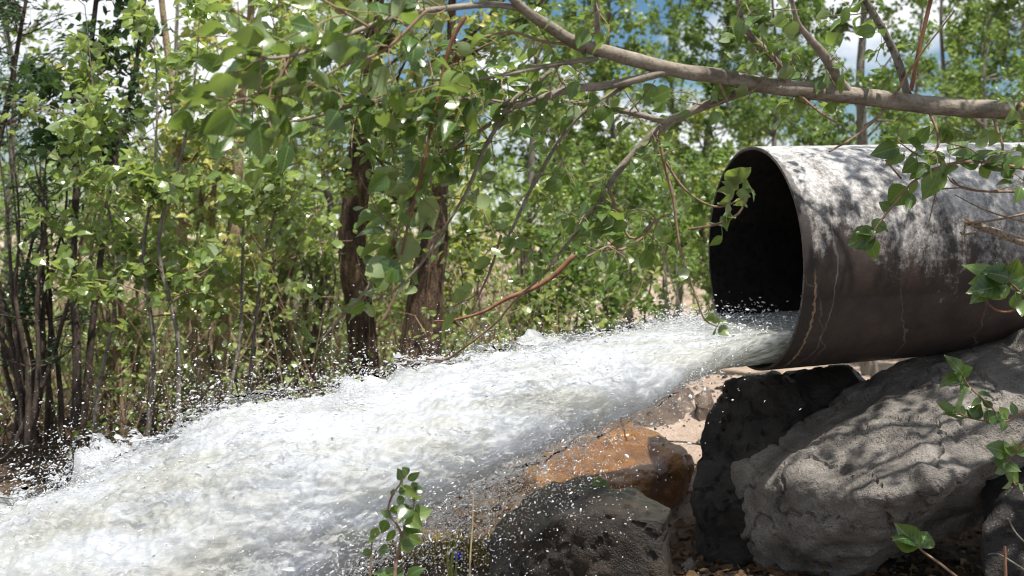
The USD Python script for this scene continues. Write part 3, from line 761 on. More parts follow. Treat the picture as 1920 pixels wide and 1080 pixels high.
def spray(n, s, phi, off, size, kinds, wild=0.6):
    p = jet_section(s, phi)
    c = jet_section(s, phi + 0.0)
    e = 1e-3
    tu = jet_section(s, phi + e) - jet_section(s, phi - e)
    ts = jet_section(s + e, phi) - jet_section(s - e, phi)
    no = nrm(np.cross(ts, tu))
    ctr = jet_center(s) * [1, 1, 0] + np.stack([0 * s, 0 * s, (ZT0 + 0.6) / 2 - 0.12 * s - 0.02 * s * s], 1)
    no *= np.sign(((p - ctr) * no).sum(1, keepdims=True))
    p = p + no * off[:, None]
    ok = (p[:, 2] > ground_z(p[:, 0], p[:, 1]))
    d = nrm(ts) + wild * rng.standard_normal((n, 3))
    SP.append(p[ok]); SS.append(size[ok]); SI.append(rng.choice(len(protos), n, p=kinds)[ok]); SQ.append(quat_x(d, rng)[ok])


def clumpy(s, phi, k=5.0, p=2.0):
    """Thins a spray so that it comes in bursts."""
    c = meshkit.fbm(np.stack([s * k, phi * 2.5, 0 * s], 1), 3, 41)
    return rng.random(len(s)) < np.clip((c - 0.36) / 0.25, 0.03, 1) ** p


def tri(n, a, b, power=1.0):
    return a + (b - a) * rng.random(n) ** power


# a few lumps on the skin of the jet
n = 300
spray(n, tri(n, 0.25, 4.6, 0.8), rng.uniform(0, 2 * np.pi, n), rng.exponential(0.010, n) - 0.004, rng.lognormal(-5.7, 0.4, n), [0.5, 0.4, 0.05, 0.05])
# crest along the top edge
n = 52000
s_, p_ = tri(n, 0.0, 4.6, 0.9), 0.8 + rng.normal(0, 0.6, n)
k_ = clumpy(s_, p_, 6.0); s_, p_ = s_[k_], p_[k_]; n = len(s_)
spray(n, s_, p_, rng.exponential(0.016 + 0.020 * s_, n), rng.lognormal(-6.3, 0.5, n), [0.55, 0.27, 0.1, 0.08])
# thrown drops above the far side, thicker downstream
n = 38000
s_, p_ = tri(n, 0.9, 4.6, 0.75), rng.uniform(0.1, 1.9, n)
k_ = clumpy(s_, p_, 3.0, 1.3); s_, p_ = s_[k_], p_[k_]; n = len(s_)
spray(n, s_, p_, rng.exponential(0.022 + 0.065 * np.clip(s_ - 0.8, 0, 2), n), rng.lognormal(-6.6, 0.45, n), [0.88, 0.1, 0.01, 0.01])
# fringe below: torn web falling in front of the rocks
n = 50000
s_, p_ = tri(n, 0.3, 2.6, 0.85), np.pi * 1.5 + rng.normal(0, 0.8, n)
k_ = clumpy(s_, p_, 7.0, 1.0); s_, p_ = s_[k_], p_[k_]; n = len(s_)
spray(n, s_, p_, rng.exponential(0.03 + 0.04 * s_, n) - 0.02, rng.lognormal(-6.3, 0.45, n), [0.5, 0.3, 0.1, 0.10])
n = 15000
s_ = tri(n, 0.9, 2.4, 1.0)
spray(n, s_, np.pi * 1.5 + rng.normal(0, 0.7, n), rng.exponential(0.14, n), rng.lognormal(-6.55, 0.4, n), [0.88, 0.1, 0.01, 0.01])
# little splashes at the pipe's lip
n = 900
spray(n, rng.uniform(-0.15, 0.5, n), rng.uniform(0.2, np.pi - 0.2, n), rng.exponential(0.025, n), rng.lognormal(-6.0, 0.4, n), [0.7, 0.15, 0.1, 0.05])
SP, SS, SI, SQ = np.vstack(SP), np.concatenate(SS), np.concatenate(SI), np.vstack(SQ)
scatter('water_spray', protos, SP, SS.clip(0.0008, 0.0065), rng, [M['drop']] * 4, label='white drops and torn strands of water flying off the jet', cat='spray', quats=SQ, pidx=SI)


# ------------------------------------------------------------------ trees of the background
def world_line(pts, Y0, Y1=None):
    """(px, py, width in px) rows at depths Y0..Y1 -> rows x, y, z, radius."""
    out = []
    Y1 = Y0 if Y1 is None else Y1
    for k_, row in enumerate(pts):
        Y = Y0 + (Y1 - Y0) * k_ / max(1, len(pts) - 1)
        out.append([*P(row[0], row[1], Y), row[2] / 2 * Y / FPX])
    return np.array(out)


WIND = np.array([-0.55, 0.0, -0.1])


def grow(rng, p0, d, L, n, wob, lift):
    p = [p0]
    d = nrm(d)
    for _ in range(n):
        d = nrm(d + wob * rng.standard_normal(3) + [0, 0, lift])
        p.append(p[-1] + d * L / n)
    return np.array(p)


def tree(name, label, cat, stems, seed, bark, leafm, z_lo=0.6, spread=0.9, nb=26, twigs=5, leaf=0.07, nleaf=2500, rise=0.7, tpl=MID, group=None, bare=0, twig_bark=None, wind=0.5, jitter=0.07):
    rng = np.random.default_rng(seed)
    t = thing(name, label, cat, group, loc=stems[0][0, :3])
    org = stems[0][0, :3]
    br, ends, wts = [], [], []
    tot = sum(np.linalg.norm(np.diff(s[:, :3], axis=0), axis=1).sum() for s in stems)
    for s in stems:
        q = spline(s, 0.18)
        q[:, :3] += (meshkit.noise(q[:, :3] * 1.7, seed)[:, None] - 0.5) * 0.04
        big_ = q[:, 3].max() > 0.05
        v, f = tube(q[:, :3], np.maximum(q[:, 3], 0.003), 16 if big_ else 8)
        if big_:
            sd = 16
            nn_ = len(q) * sd
            c_ = np.repeat(q[:, :3], sd, 0)
            v[:nn_] = c_ + (v[:nn_] - c_) * (1 + 0.35 * (meshkit.fbm(v[:nn_] * [14, 14, 5], 3, seed) - 0.5))[:, None]
        obj('trunk' if big_ else 'stem', (v, f), bark, t, smooth=True, org=org)
        seg = np.linalg.norm(np.diff(q[:, :3], axis=0), axis=1)
        cum = np.concatenate([[0], np.cumsum(seg)])
        m_ = max(2, int(nb * cum[-1] / tot))
        zz = q[:, 2]
        ok = np.where(zz > z_lo)[0]
        if not len(ok):
            continue
        for _ in range(m_):
            u = rng.random()
            k_ = ok[min(len(ok) - 1, int(len(ok) * u))]
            az = rng.uniform(0, 2 * np.pi)
            d = np.array([math.cos(az), math.sin(az), rise * rng.uniform(0.3, 1.5)])
            L = spread * rng.uniform(0.45, 1.1) * (1 - 0.55 * k_ / len(q))
            r0 = max(0.003, min(q[k_, 3] * 0.5, 0.012 * L + 0.003))
            b = grow(rng, q[k_, :3], d, L, 5, 0.16, 0.03)
            br.append(tube(b, np.linspace(r0, 0.0022, 6), 5, cap=False))
            ends.append(b[2:]); wts.append(1.0)
            for _2 in range(rng.poisson(twigs)):
                k2_ = rng.integers(1, 6)
                d2 = nrm(b[min(5, k2_)] - b[k2_ - 1]) * 0.6 + 0.8 * rng.standard_normal(3) + [0, 0, 0.15]
                tw = grow(rng, b[k2_], d2, L * rng.uniform(0.2, 0.5), 3, 0.2, -0.03)
                br.append(tube(tw, np.linspace(0.0028, 0.0014, 4), 3, cap=False))
                ends.append(tw[1:])
    obj('limbs', cat_meshes(br), twig_bark or bark, t, smooth=True, org=org, kind='stuff')
    if nleaf:
        segs = [np.stack([e[:-1], e[1:]], 1) for e in ends]
        segs = np.vstack(segs)
        # leaves grow in tufts: some twigs carry many, some few
        w_ = rng.gamma(0.8, 1.0, len(segs)); w_ /= w_.sum()
        k_ = rng.choice(len(segs), nleaf, p=w_)
        u = rng.random((nleaf, 1))
        pos = segs[k_, 0] * (1 - u) + segs[k_, 1] * u + rng.normal(0, jitter * 0.5, (nleaf, 3))
        ax_ = rng.standard_normal((nleaf, 3)) * [1, 1, 0.7] + [-wind, 0, -0.35]
        up_ = rng.standard_normal((nleaf, 3)) * 0.8 + [0.1, -0.25, 0.75]
        ok = pos[:, 2] > 0.1
        lv = leaves(tpl, pos[ok], ax_[ok], up_[ok], leaf * rng.uniform(0.55, 1.15, ok.sum()), rng)
        obj('crown', lv, leafm, t, org=org, kind='stuff')
    return t


def up_stem(px, Y, top, r, seed, lean=0.0, n=7):
    """A stem that rises from the ground below the pixel column px at depth Y."""
    rng = np.random.default_rng(seed)
    X = (px - 960) / FPX * Y
    z0 = float(ground_z(X, Y)) - 0.05
    z = np.linspace(z0, top, n)
    k_ = np.linspace(0, 1, n)
    x = X + lean * k_ ** 1.3 * top + np.cumsum(rng.normal(0, 0.06, n)) * (k_ > 0)
    y = Y + np.cumsum(rng.normal(0, 0.03, n)) * (k_ > 0)
    return np.stack([x, y, z, r * (1 - 0.85 * k_)], 1)


# two old dark trunks
tree('old_poplar', 'old dark barked poplar whose straight trunk stands left of the leaning one behind the water', 'tree',
     [world_line([(678, 740, 62), (678, 640, 54), (674, 560, 52), (664, 470, 50), (666, 380, 50), (674, 290, 50), (690, 190, 40), (700, 90, 34), (706, 0, 30), (712, -200, 20), (720, -420, 8)], 9.0)],
     101, M['bark_old'], M['leaf_sapling'], z_lo=1.1, spread=1.6, nb=26, nleaf=2300, leaf=0.08, twig_bark=M['bark_dark'])
tree('old_poplar', 'old dark trunk with rough bark leaning right, the thickest behind the water', 'tree',
     [world_line([(772, 740, 92), (785, 660, 78), (800, 560, 68), (812, 480, 56), (820, 420, 44), (826, 350, 30), (838, 240, 22), (846, 130, 18), (850, 0, 15), (860, -220, 10), (895, -420, 6)], 8.6)],
     102, M['bark_old'], M['leaf_sapling'], z_lo=1.2, spread=1.5, nb=24, nleaf=2300, leaf=0.08, twig_bark=M['bark_dark'])
# pale clump of stems at the left centre
tree('young_poplar', 'young poplar with a clump of pale bare stems left of the two dark trunks', 'tree',
     [world_line([(392, 800, 34), (380, 680, 26), (354, 590, 22), (344, 490, 20), (336, 360, 17), (322, 200, 14), (300, 0, 11), (290, -180, 5)], 9.0),
      world_line([(402, 800, 34), (408, 690, 30), (424, 580, 27), (434, 470, 25), (440, 360, 22), (452, 200, 18), (470, 0, 13), (480, -200, 5)], 9.1),
      world_line([(396, 800, 18), (392, 680, 13), (398, 560, 11), (396, 430, 10), (402, 300, 8), (410, 150, 5)], 9.2),
      world_line([(388, 800, 24), (372, 700, 18), (360, 640, 16), (362, 560, 14), (372, 430, 12), (378, 300, 8)], 9.3)],
     103, M['bark_pale'], M['leaf_sapling'], z_lo=0.7, spread=1.2, nb=48, nleaf=3900, leaf=0.082)
# leafy bush in front of it
tree('poplar_bush', 'bushy poplar with the brightest and largest leaves at the left centre, before the pale stems', 'shrub',
     [up_stem(250, 7.3, 2.7, 0.018, 1, 0.02), up_stem(330, 7.2, 2.9, 0.018, 2, 0.06), up_stem(420, 7.4, 2.6, 0.016, 3, 0.12), up_stem(200, 7.5, 2.8, 0.016, 4, -0.03), up_stem(500, 7.5, 2.6, 0.014, 5, 0.08)],
     104, M['bark_grey'], M['leaf_sapling'], z_lo=0.9, spread=0.8, nb=60, nleaf=2700, leaf=0.088, twig_bark=M['bark_twig'])
tree('dark_poplar', 'dark leaved poplar against the bright sky at the upper left', 'tree',
     [world_line([(140, 800, 20), (140, 640, 17), (136, 500, 15), (142, 360, 14), (156, 200, 12), (176, 40, 10), (200, -150, 6)], 8.0),
      world_line([(152, 800, 18), (170, 620, 14), (190, 460, 12), (215, 300, 10), (246, 150, 8), (280, -40, 5)], 8.2)],
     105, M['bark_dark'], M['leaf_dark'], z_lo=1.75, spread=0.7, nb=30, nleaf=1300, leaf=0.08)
tree('feathery_willow', 'feathery narrow leaved willow at the top left corner', 'tree',
     [world_line([(-120, 800, 40), (-110, 500, 34), (-90, 250, 26), (-60, 60, 18), (-30, -200, 8)], 8.6), world_line([(-100, 800, 30), (-60, 560, 22), (-20, 330, 16), (20, 150, 10), (60, -60, 5)], 8.8)],
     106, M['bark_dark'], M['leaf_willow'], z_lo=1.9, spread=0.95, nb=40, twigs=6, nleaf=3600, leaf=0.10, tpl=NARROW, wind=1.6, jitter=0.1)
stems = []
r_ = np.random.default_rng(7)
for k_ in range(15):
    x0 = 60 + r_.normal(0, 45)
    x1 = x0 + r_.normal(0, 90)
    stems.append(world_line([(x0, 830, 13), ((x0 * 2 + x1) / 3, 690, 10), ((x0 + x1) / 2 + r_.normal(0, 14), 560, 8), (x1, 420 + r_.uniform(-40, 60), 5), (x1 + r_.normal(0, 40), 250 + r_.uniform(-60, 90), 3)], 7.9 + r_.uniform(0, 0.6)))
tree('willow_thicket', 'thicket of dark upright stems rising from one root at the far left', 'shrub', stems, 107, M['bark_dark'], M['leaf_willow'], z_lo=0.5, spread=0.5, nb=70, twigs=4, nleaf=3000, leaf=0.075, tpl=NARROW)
stems = []
for k_ in range(12):
    x0 = 230 + r_.normal(0, 26)
    x1 = x0 + r_.normal(0, 60)
    stems.append(world_line([(x0, 830, 9), ((x0 * 2 + x1) / 3, 700, 7), (x1, 560, 6), (x1 + r_.normal(0, 20), 400, 5)], 9.2 + r_.uniform(0, 0.6)))
tree('willow_thicket', 'thinner thicket of brown stems between the far left stems and the pale clump', 'shrub', stems, 108, M['bark_twig'], M['leaf_sapling'], z_lo=0.4, spread=0.5, nb=50, twigs=4, nleaf=1300, leaf=0.06)
stems = []
for k_ in range(16):
    x0 = 540 + r_.normal(0, 50)
    x1 = x0 + r_.normal(0, 70)
    stems.append(world_line([(x0, 760, 9), ((x0 * 2 + x1) / 3, 660, 8), (x1, 560, 6), (x1 + r_.normal(0, 30), 430, 3)], 10.0 + r_.uniform(0, 0.8)))
tree('brown_thicket', 'thicket of thin brown twiggy stems between the pale clump and the straight dark trunk', 'shrub', stems, 109, M['bark_twig'], M['leaf_sapling'], z_lo=0.3, spread=0.55, nb=60, twigs=5, nleaf=1700, leaf=0.06)
mid = [(30, 11.5, 3.4, 'slender dark stemmed poplar at the left edge behind the thicket', 1200), (330, 12.0, 5.2, 'tall poplar in the gap above the pale clump', 3600),
       (545, 12.4, 5.5, 'tall poplar behind the brown thicket, left of the straight dark trunk', 3600), (610, 10.6, 4.6, 'grey stemmed poplar close against the left of the straight dark trunk', 2600),
       (745, 12.8, 5.6, 'tall poplar seen in the gap between the two dark trunks', 3200), (940, 12.5, 5.2, 'poplar just right of the thick leaning trunk', 3000)]
for q_, (px, Y, h, lab, nl) in enumerate(mid):
    tree('poplar', lab, 'tree', [up_stem(px, Y, 2.3 + 0.18 * Y, 0.05, 200 + q_, (q_ % 3 - 1) * 0.02, 9)], 210 + q_, M['bark_grey'], M['leaf_sapling'] if q_ != 5 else M['leaf_far'], z_lo=0.5, spread=1.2, nb=46, nleaf=int(nl * 0.7), leaf=0.08)
right = [(1060, 15.0, 5.2, 'light green poplar over the middle of the water', 3600), (1195, 13.5, 5.6, 'pale green poplar left of the pipe mouth', 3800), (1352, 14.2, 6.0, 'grey trunked poplar rising just above the pipe mouth', 4200),
         (1480, 16.5, 6.0, 'slim distant poplar over the near end of the pipe', 3800), (1640, 12.0, 6.0, 'poplar with the thickest grey trunk behind the pipe', 3600), (1745, 15.0, 6.2, 'leafy poplar over the middle of the pipe', 3400),
         (1120, 18.5, 6.0, 'small leaved distant poplar in the gap over the water left of the pipe', 3400), (1270, 19.0, 6.0, 'small leaved distant poplar above the left rim of the pipe', 3400), (1415, 18.0, 6.0, 'small leaved distant poplar directly over the top of the pipe mouth', 3400), (1560, 19.5, 6.0, 'small leaved distant poplar left of the thickest grey trunk behind the pipe', 3600), (1700, 18.5, 6.0, 'small leaved distant poplar right of the thickest grey trunk behind the pipe', 3600), (1810, 19.0, 6.0, 'small leaved distant poplar left of the poplar with pale slanting limbs', 3600), (1920, 18.5, 6.0, 'small leaved distant poplar right at the picture edge over the pipe', 3400),
         (1860, 13.2, 6.0, 'poplar with pale slanting limbs near the right edge', 3200), (1990, 14.5, 6.2, 'poplar at the right edge behind the pipe', 3000)]
for q_, (px, Y, h, lab, nl) in enumerate(right):
    tree('light_poplar', lab, 'tree', [up_stem(px, Y, 2.5 + 0.18 * Y, 0.085 if px in (1640,) else 0.055, 300 + q_, (q_ % 3 - 1) * 0.025, 9)], 310 + q_, M['bark_grey'], M['leaf_far'], z_lo=0.7, spread=1.25, nb=64, nleaf=int(nl * 2.5), leaf=0.066)
sap = [(880, 10.5, 1.9, 'low leafy sapling at the right foot of the thick leaning trunk'), (985, 11.0, 2.0, 'low sapling above the middle of the water'), (1050, 9.6, 1.5, 'short sapling nearest the water crest at centre'),
       (1105, 11.8, 2.2, 'thin stemmed sapling on the beige ground left of the pipe'), (1160, 10.2, 1.9, 'sapling with a dark thin stem left of the pipe'), (1225, 11.0, 2.3, 'sapling close to the left of the pipe mouth'),
       (1280, 10.0, 2.1, 'bright sapling touching the left of the pipe mouth'), (1330, 12.5, 2.6, 'sapling partly hidden by the pipe mouth'), (700, 10.8, 1.7, 'low sapling between the feet of the two dark trunks'),
       (470, 10.2, 1.8, 'low green sapling right of the pale clump')]
for q_, (px, Y, h, lab) in enumerate(sap):
    st = [up_stem(px + d_, Y, h * (1 - 0.12 * abs(k_)), 0.014, 400 + q_ * 5 + k_, 0.06 * k_, 6) for k_, d_ in ((0, 0), (1, 14), (-1, -16))]
    tree('sapling', lab, 'sapling', st, 410 + q_, M['bark_grey'], M['leaf_far'] if px > 870 else M['leaf_sapling'], z_lo=0.35, spread=0.5, nb=36, twigs=4, nleaf=1700, leaf=0.058)
# undergrowth of dry and living stems on the bank
rng = np.random.default_rng(88)
pa, pb, tips = [], [], []
for k_ in range(900):
    x0, y0 = rng.uniform(-5.6, 0.5), rng.uniform(8.4, 15)
    p0 = np.array([x0, y0, float(ground_z(x0, y0)) - 0.02])
    h_ = rng.uniform(0.4, 1.6)
    b = grow(rng, p0, [rng.normal(0, 0.28), rng.normal(0, 0.2), 1], h_, 5, 0.13, 0.05)
    (pa if rng.random() < 0.85 else pb).append(tube(b, np.linspace(rng.uniform(0.003, 0.008), 0.0015, 6), 4, cap=False))
    for _ in range(3):
        k2_ = rng.integers(1, 5)
        c_ = grow(rng, b[k2_], rng.standard_normal(3) * [1, 1, 0.5] + [0, 0, 0.6], h_ * 0.4, 3, 0.2, 0)
        (pa if rng.random() < 0.85 else pb).append(tube(c_, np.linspace(0.003, 0.0012, 4), 3, cap=False))
        tips.append(c_)
tips = np.vstack(tips)
tag(obj('undergrowth', cat_meshes(pa), M['bark_twig'], smooth=True), 'brown undergrowth of thin dry stems on the left bank', 'undergrowth', kind='stuff')
tag(obj('undergrowth', cat_meshes(pb), M['straw'], smooth=True), 'pale straw coloured stems in the undergrowth on the left bank', 'undergrowth', kind='stuff')
n = 15000
k_ = rng.integers(0, len(tips), n)
gl = leaves(MID, tips[k_] + rng.normal(0, 0.05, (n, 3)), rng.standard_normal((n, 3)), rng.standard_normal((n, 3)) + [0, -0.2, 0.9], rng.uniform(0.035, 0.075, n), rng)
tag(obj('undergrowth', gl, M['leaf_sapling']), 'small green leaves of the undergrowth on the left bank', 'undergrowth', kind='stuff')
# far wood: one mass
rng = np.random.default_rng(31)
n = 26000
fx = rng.uniform(-26, 26, n); fy = rng.uniform(24, 44, n)
top_ = 2.2 + 2.4 * meshkit.fbm(np.stack([fx * 0.35, fy * 0.2, 0 * fx], -1), 3, 4)
fz = rng.random(n) ** 0.8 * top_ + 0.1
fl = leaves(MID, np.stack([fx, fy, fz], 1), rng.standard_normal((n, 3)), rng.standard_normal((n, 3)) + [0, -0.3, 0.8], rng.uniform(0.12, 0.26, n), rng)
tag(obj('far_wood', fl, M['leaf_far']), 'far off light green wood behind all the trees', 'wood', kind='stuff')
# dry grass at the foot of the trees
n = 3000
hx = rng.uniform(-6, 6, n); hy = rng.uniform(8.0, 20, n)
keep = (meshkit.noise(np.stack([hx * 0.9, hy * 0.9, 0 * hx], -1), 6) > 0.55) & (hx < 0.0) & (hy > 9.6)
hx, hy = hx[keep], hy[keep]
pos = np.stack([hx, hy, ground_z(hx, hy)], 1)
gl = leaves(NARROW, pos, rng.normal(0, 0.35, (len(hx), 3)) + [-0.1, 0, 1], rng.standard_normal((len(hx), 3)), rng.uniform(0.12, 0.42, len(hx)), rng, width=0.4)
tag(obj('dry_grass', gl, M['straw']), 'dry straw coloured grass under the trees', 'grass', kind='stuff')

# ------------------------------------------------------------------ the overhanging poplar in front
rng = np.random.default_rng(77)
front = thing('overhanging_poplar', 'poplar whose thick limb and leafy branches hang across the top of the picture in front', 'tree', loc=(2.95, 4.35, 0))
FO = np.array([2.95, 4.35, 0])
LEAFPOS = []   # twig lines that carry leaves: (points, spacing, size factor)
limb_pts = world_line([(2570, 250, 60), (2300, 238, 46), (2100, 222, 40), (1925, 209, 35), (1800, 202, 34), (1700, 192, 33), (1600, 179, 32), (1500, 168, 31), (1420, 157, 31), (1340, 142, 29), (1280, 134, 28), (1200, 115, 27), (1130, 95, 26), (1082, 82, 24),
                       (1030, 50, 22), (985, 20, 18), (950, -14, 14), (900, -60, 8)], 4.35, 3.35)
q_ = spline(limb_pts, 0.03)
obj('limb', knobbly(q_[:, :3], q_[:, 3], 0.13, 3), M['bark_limb'], front, smooth=True, org=FO)
zt = np.linspace(-0.2, 6.0, 30)
tk = np.stack([2.95 + 0.06 * np.sin(zt), 4.35 + 0.05 * np.cos(zt * 1.3), zt, 0.13 - 0.014 * zt], 1)
obj('trunk', knobbly(tk[:, :3], tk[:, 3], 0.1, 5), M['bark_limb'], front, smooth=True, org=FO)
BR = [  # rows (px, py, width), depth from, depth to, leaf spacing (m, 0 = none), side twigs per metre, bark
    ([(1425, 160, 16), (1395, 171, 19), (1340, 191, 18), (1260, 226, 17), (1212, 264, 15), (1160, 320, 13), (1130, 370, 11), (1098, 412, 9), (1068, 452, 7), (1030, 500, 5)], 3.80, 3.85, 0.10, 7, 'bark_limb'),
    ([(1245, 228, 12), (1190, 213, 11), (1120, 200, 10), (1060, 190, 9), (1000, 186, 8)], 3.82, 3.75, 0.10, 8, 'bark_limb'),
    ([(1262, 130, 13), (1225, 141, 15), (1140, 160, 16), (1067, 168, 16), (968, 196, 15), (880, 186, 12), (787, 190, 10), (720, 187, 9), (640, 203, 8), (577, 222, 7), (513, 233, 6), (470, 232, 5), (400, 245, 3)], 3.72, 3.35, 0.055, 14, 'bark_limb'),
    ([(930, 178, 9), (860, 192, 9), (787, 192, 9), (717, 200, 8), (673, 212, 7)], 3.66, 3.60, 0.07, 9, 'bark_limb'),
    ([(1120, 110, 10), (1073, 116, 9), (1007, 127, 8), (950, 140, 7), (880, 150, 6), (800, 150, 5)], 3.60, 3.4, 0.06, 12, 'bark_limb'),
    ([(1033, 133, 8), (1000, 160, 9), (960, 190, 9), (935, 232, 9), (905, 285, 8), (888, 330, 7), (872, 365, 6), (832, 430, 5), (785, 500, 5), (733, 550, 4), (700, 564, 3)], 3.62, 3.5, 0.06, 9, 'bark_limb'),
    ([(1250, 128, 8), (1197, 148, 9), (1140, 180, 9), (1090, 213, 9), (1050, 262, 8), (1008, 332, 8), (988, 370, 7), (965, 420, 6), (948, 452, 4)], 3.72, 3.7, 0.07, 8, 'bark_limb'),
    ([(873, 30, 8), (843, 88, 8), (820, 187, 7), (800, 280, 6), (783, 357, 6), (773, 392, 5), (753, 478, 4)], 3.3, 3.35, 0.07, 7, 'bark_red'),
    ([(967, 200, 8), (897, 247, 8), (840, 290, 8), (800, 333, 7), (785, 357, 7), (750, 420, 6), (722, 490, 5), (676, 557, 5), (640, 594, 4), (600, 640, 3)], 3.66, 3.4, 0.085, 7, 'bark_limb'),
    ([(990, 20, 12), (940, 10, 12), (890, 10, 12), (800, 20, 11), (745, 30, 11), (690, 50, 9), (640, 70, 9), (590, 90, 8), (545, 105, 7), (500, 109, 6), (472, 100, 4)], 3.37, 3.0, 0.045, 14, 'bark_limb'),
    ([(1236, 258, 7), (1246, 310, 6), (1262, 370, 6), (1268, 420, 5), (1276, 470, 5), (1291, 515, 4), (1306, 560, 4), (1322, 600, 3), (1346, 612, 3)], 3.8, 3.8, 0.14, 0, 'bark_twig'),
    ([(1246, 300, 6), (1275, 345, 5), (1310, 375, 4), (1350, 388, 4), (1392, 372, 3)], 3.8, 3.85, 0.05, 0, 'bark_twig'),
    ([(1140, 350, 6), (1180, 445, 5), (1222, 420, 5), (1250, 400, 4)], 3.82, 3.8, 0.05, 6, 'bark_twig'),
    ([(1290, 430, 4), (1345, 420, 5), (1385, 400, 4), (1398, 372, 3)], 3.82, 3.8, 0.06, 0, 'bark_twig'),
    ([(1226, 415, 5), (1205, 445, 5), (1165, 468, 5), (1140, 462, 4), (1100, 482, 4)], 3.82, 3.75, 0.05, 8, 'bark_twig'),
    ([(1077, 478, 10), (1040, 515, 10), (1000, 540, 10), (950, 560, 8), (905, 585, 6), (850, 600, 4), (815, 602, 3)], 4.3, 4.3, 0.0, 0, 'bark_red'),
    ([(1035, 500, 5), (960, 570, 5), (930, 605, 5), (870, 652, 4), (835, 674, 4), (800, 672, 3)], 3.85, 4.0, 0.3, 0, 'bark_twig'),
    ([(940, 440, 5), (920, 505, 5), (895, 560, 4), (882, 590, 3)], 3.7, 3.7, 0.07, 4, 'bark_twig'),
    ([(1480, 170, 17), (1465, 130, 15), (1440, 100, 14), (1408, 68, 12), (1392, 40, 9), (1380, -10, 6)], 3.9, 3.7, 0.09, 10, 'bark_limb'),
    ([(1592, 178, 22), (1570, 145, 19), (1545, 104, 18), (1518, 72, 14), (1495, 40, 10), (1480, -20, 7)], 3.95, 3.8, 0.09, 9, 'bark_limb'),
    ([(1702, 178, 16), (1682, 110, 15), (1655, 55, 14), (1622, 0, 13), (1590, -60, 9)], 4.05, 3.9, 0.13, 7, 'bark_grey'),
    ([(1708, 170, 9), (1722, 100, 8), (1745, 0, 8), (1760, -60, 5)], 4.06, 4.0, 0.0, 3, 'bark_red'),
    ([(1122, 92, 13), (1120, 50, 12), (1117, 0, 11), (1112, -60, 7)], 3.55, 3.5, 0.07, 9, 'bark_limb'),
    ([(1658, 205, 7), (1640, 225, 6), (1600, 258, 5), (1555, 284, 4)], 4.02, 3.9, 0.0, 0, 'bark_twig'),
    ([(1655, 205, 6), (1690, 160, 6), (1720, 110, 4), (1790, 20, 3)], 4.02, 3.9, 0.0, 2, 'bark_twig'),
    ([(1740, 205, 7), (1757, 245, 6), (1758, 275, 5), (1742, 290, 4)], 4.08, 4.0, 0.12, 4, 'bark_twig'),
    ([(1485, 166, 6), (1530, 205, 5), (1560, 225, 4), (1580, 235, 3)], 3.92, 3.9, 0.1, 2, 'bark_twig'),
    ([(1340, 140, 6), (1362, 185, 5), (1365, 215, 3)], 3.84, 3.8, 0.04, 3, 'bark_twig'),
    ([(745, 30, 6), (760, -20, 5), (770, -60, 4)], 3.15, 3.1, 0.05, 12, 'bark_twig'),
    ([(690, 50, 6), (640, 20, 5), (590, -10, 4)], 3.1, 3.05, 0.04, 10, 'bark_twig'),
    ([(545, 105, 5), (520, 150, 4), (470, 180, 3), (400, 190, 3)], 3.02, 3.0, 0.05, 10, 'bark_twig'),
    ([(800, 20, 7), (720, 95, 6), (650, 120, 5), (560, 170, 4), (470, 195, 3)], 3.1, 3.05, 0.05, 10, 'bark_twig'),
    ([(1085, 84, 7), (1020, 78, 6), (960, 60, 5), (900, 70, 4)], 3.5, 3.4, 0.06, 8, 'bark_twig'),
    ([(1860, 205, 8), (1870, 245, 6), (1880, 280, 5), (1860, 315, 3)], 4.15, 4.1, 0.09, 5, 'bark_twig'),
    ([(1905, 208, 9), (1915, 195, 8), (1935, 240, 6), (1930, 290, 4)], 3.9, 3.6, 0.05, 5, 'bark_twig'),
]
limb_px = np.array([to_px(p_[:3]) for p_ in limb_pts])
twig_parts = []
for rows, Ya, Yb, sp_, side, bk in BR:
    xs_ = np.interp(rows[0][0], limb_px[::-1, 0], limb_px[::-1, 1])
    if abs(xs_ - rows[0][1]) < 40 and rows[0][0] > 900:          # it grows from the limb: begin at the limb's depth
        Ya = float(np.interp(rows[0][0], limb_px[::-1, 0], limb_pts[::-1, 1]))
    q_ = spline(world_line(rows, Ya, Yb), 0.02)
    obj('branch' if rows[0][2] >= 8 else 'twig', knobbly(q_[:, :3], q_[:, 3], 0.12, int(rows[0][0])), M[bk], front, smooth=True, org=FO)
    if sp_:
        LEAFPOS.append((q_[len(q_) // 6:, :3], sp_))
    L_ = np.linalg.norm(np.diff(q_[:, :3], axis=0), axis=1).sum()
    for _ in range(rng.poisson(1.85 * side * L_)):
        k_ = rng.integers(len(q_) // 5, len(q_))
        d = rng.standard_normal(3) * [1, 0.8, 1] + [-0.35, 0, -0.1]
        tw = grow(rng, q_[k_, :3], d, rng.uniform(0.07, 0.2), 5, 0.22, -0.05)
        tw = spline(tw, 0.02)
        twig_parts.append(tube(tw, np.linspace(0.0022, 0.0012, len(tw)), 5))
        LEAFPOS.append((tw[len(tw) // 4:], 0.033))
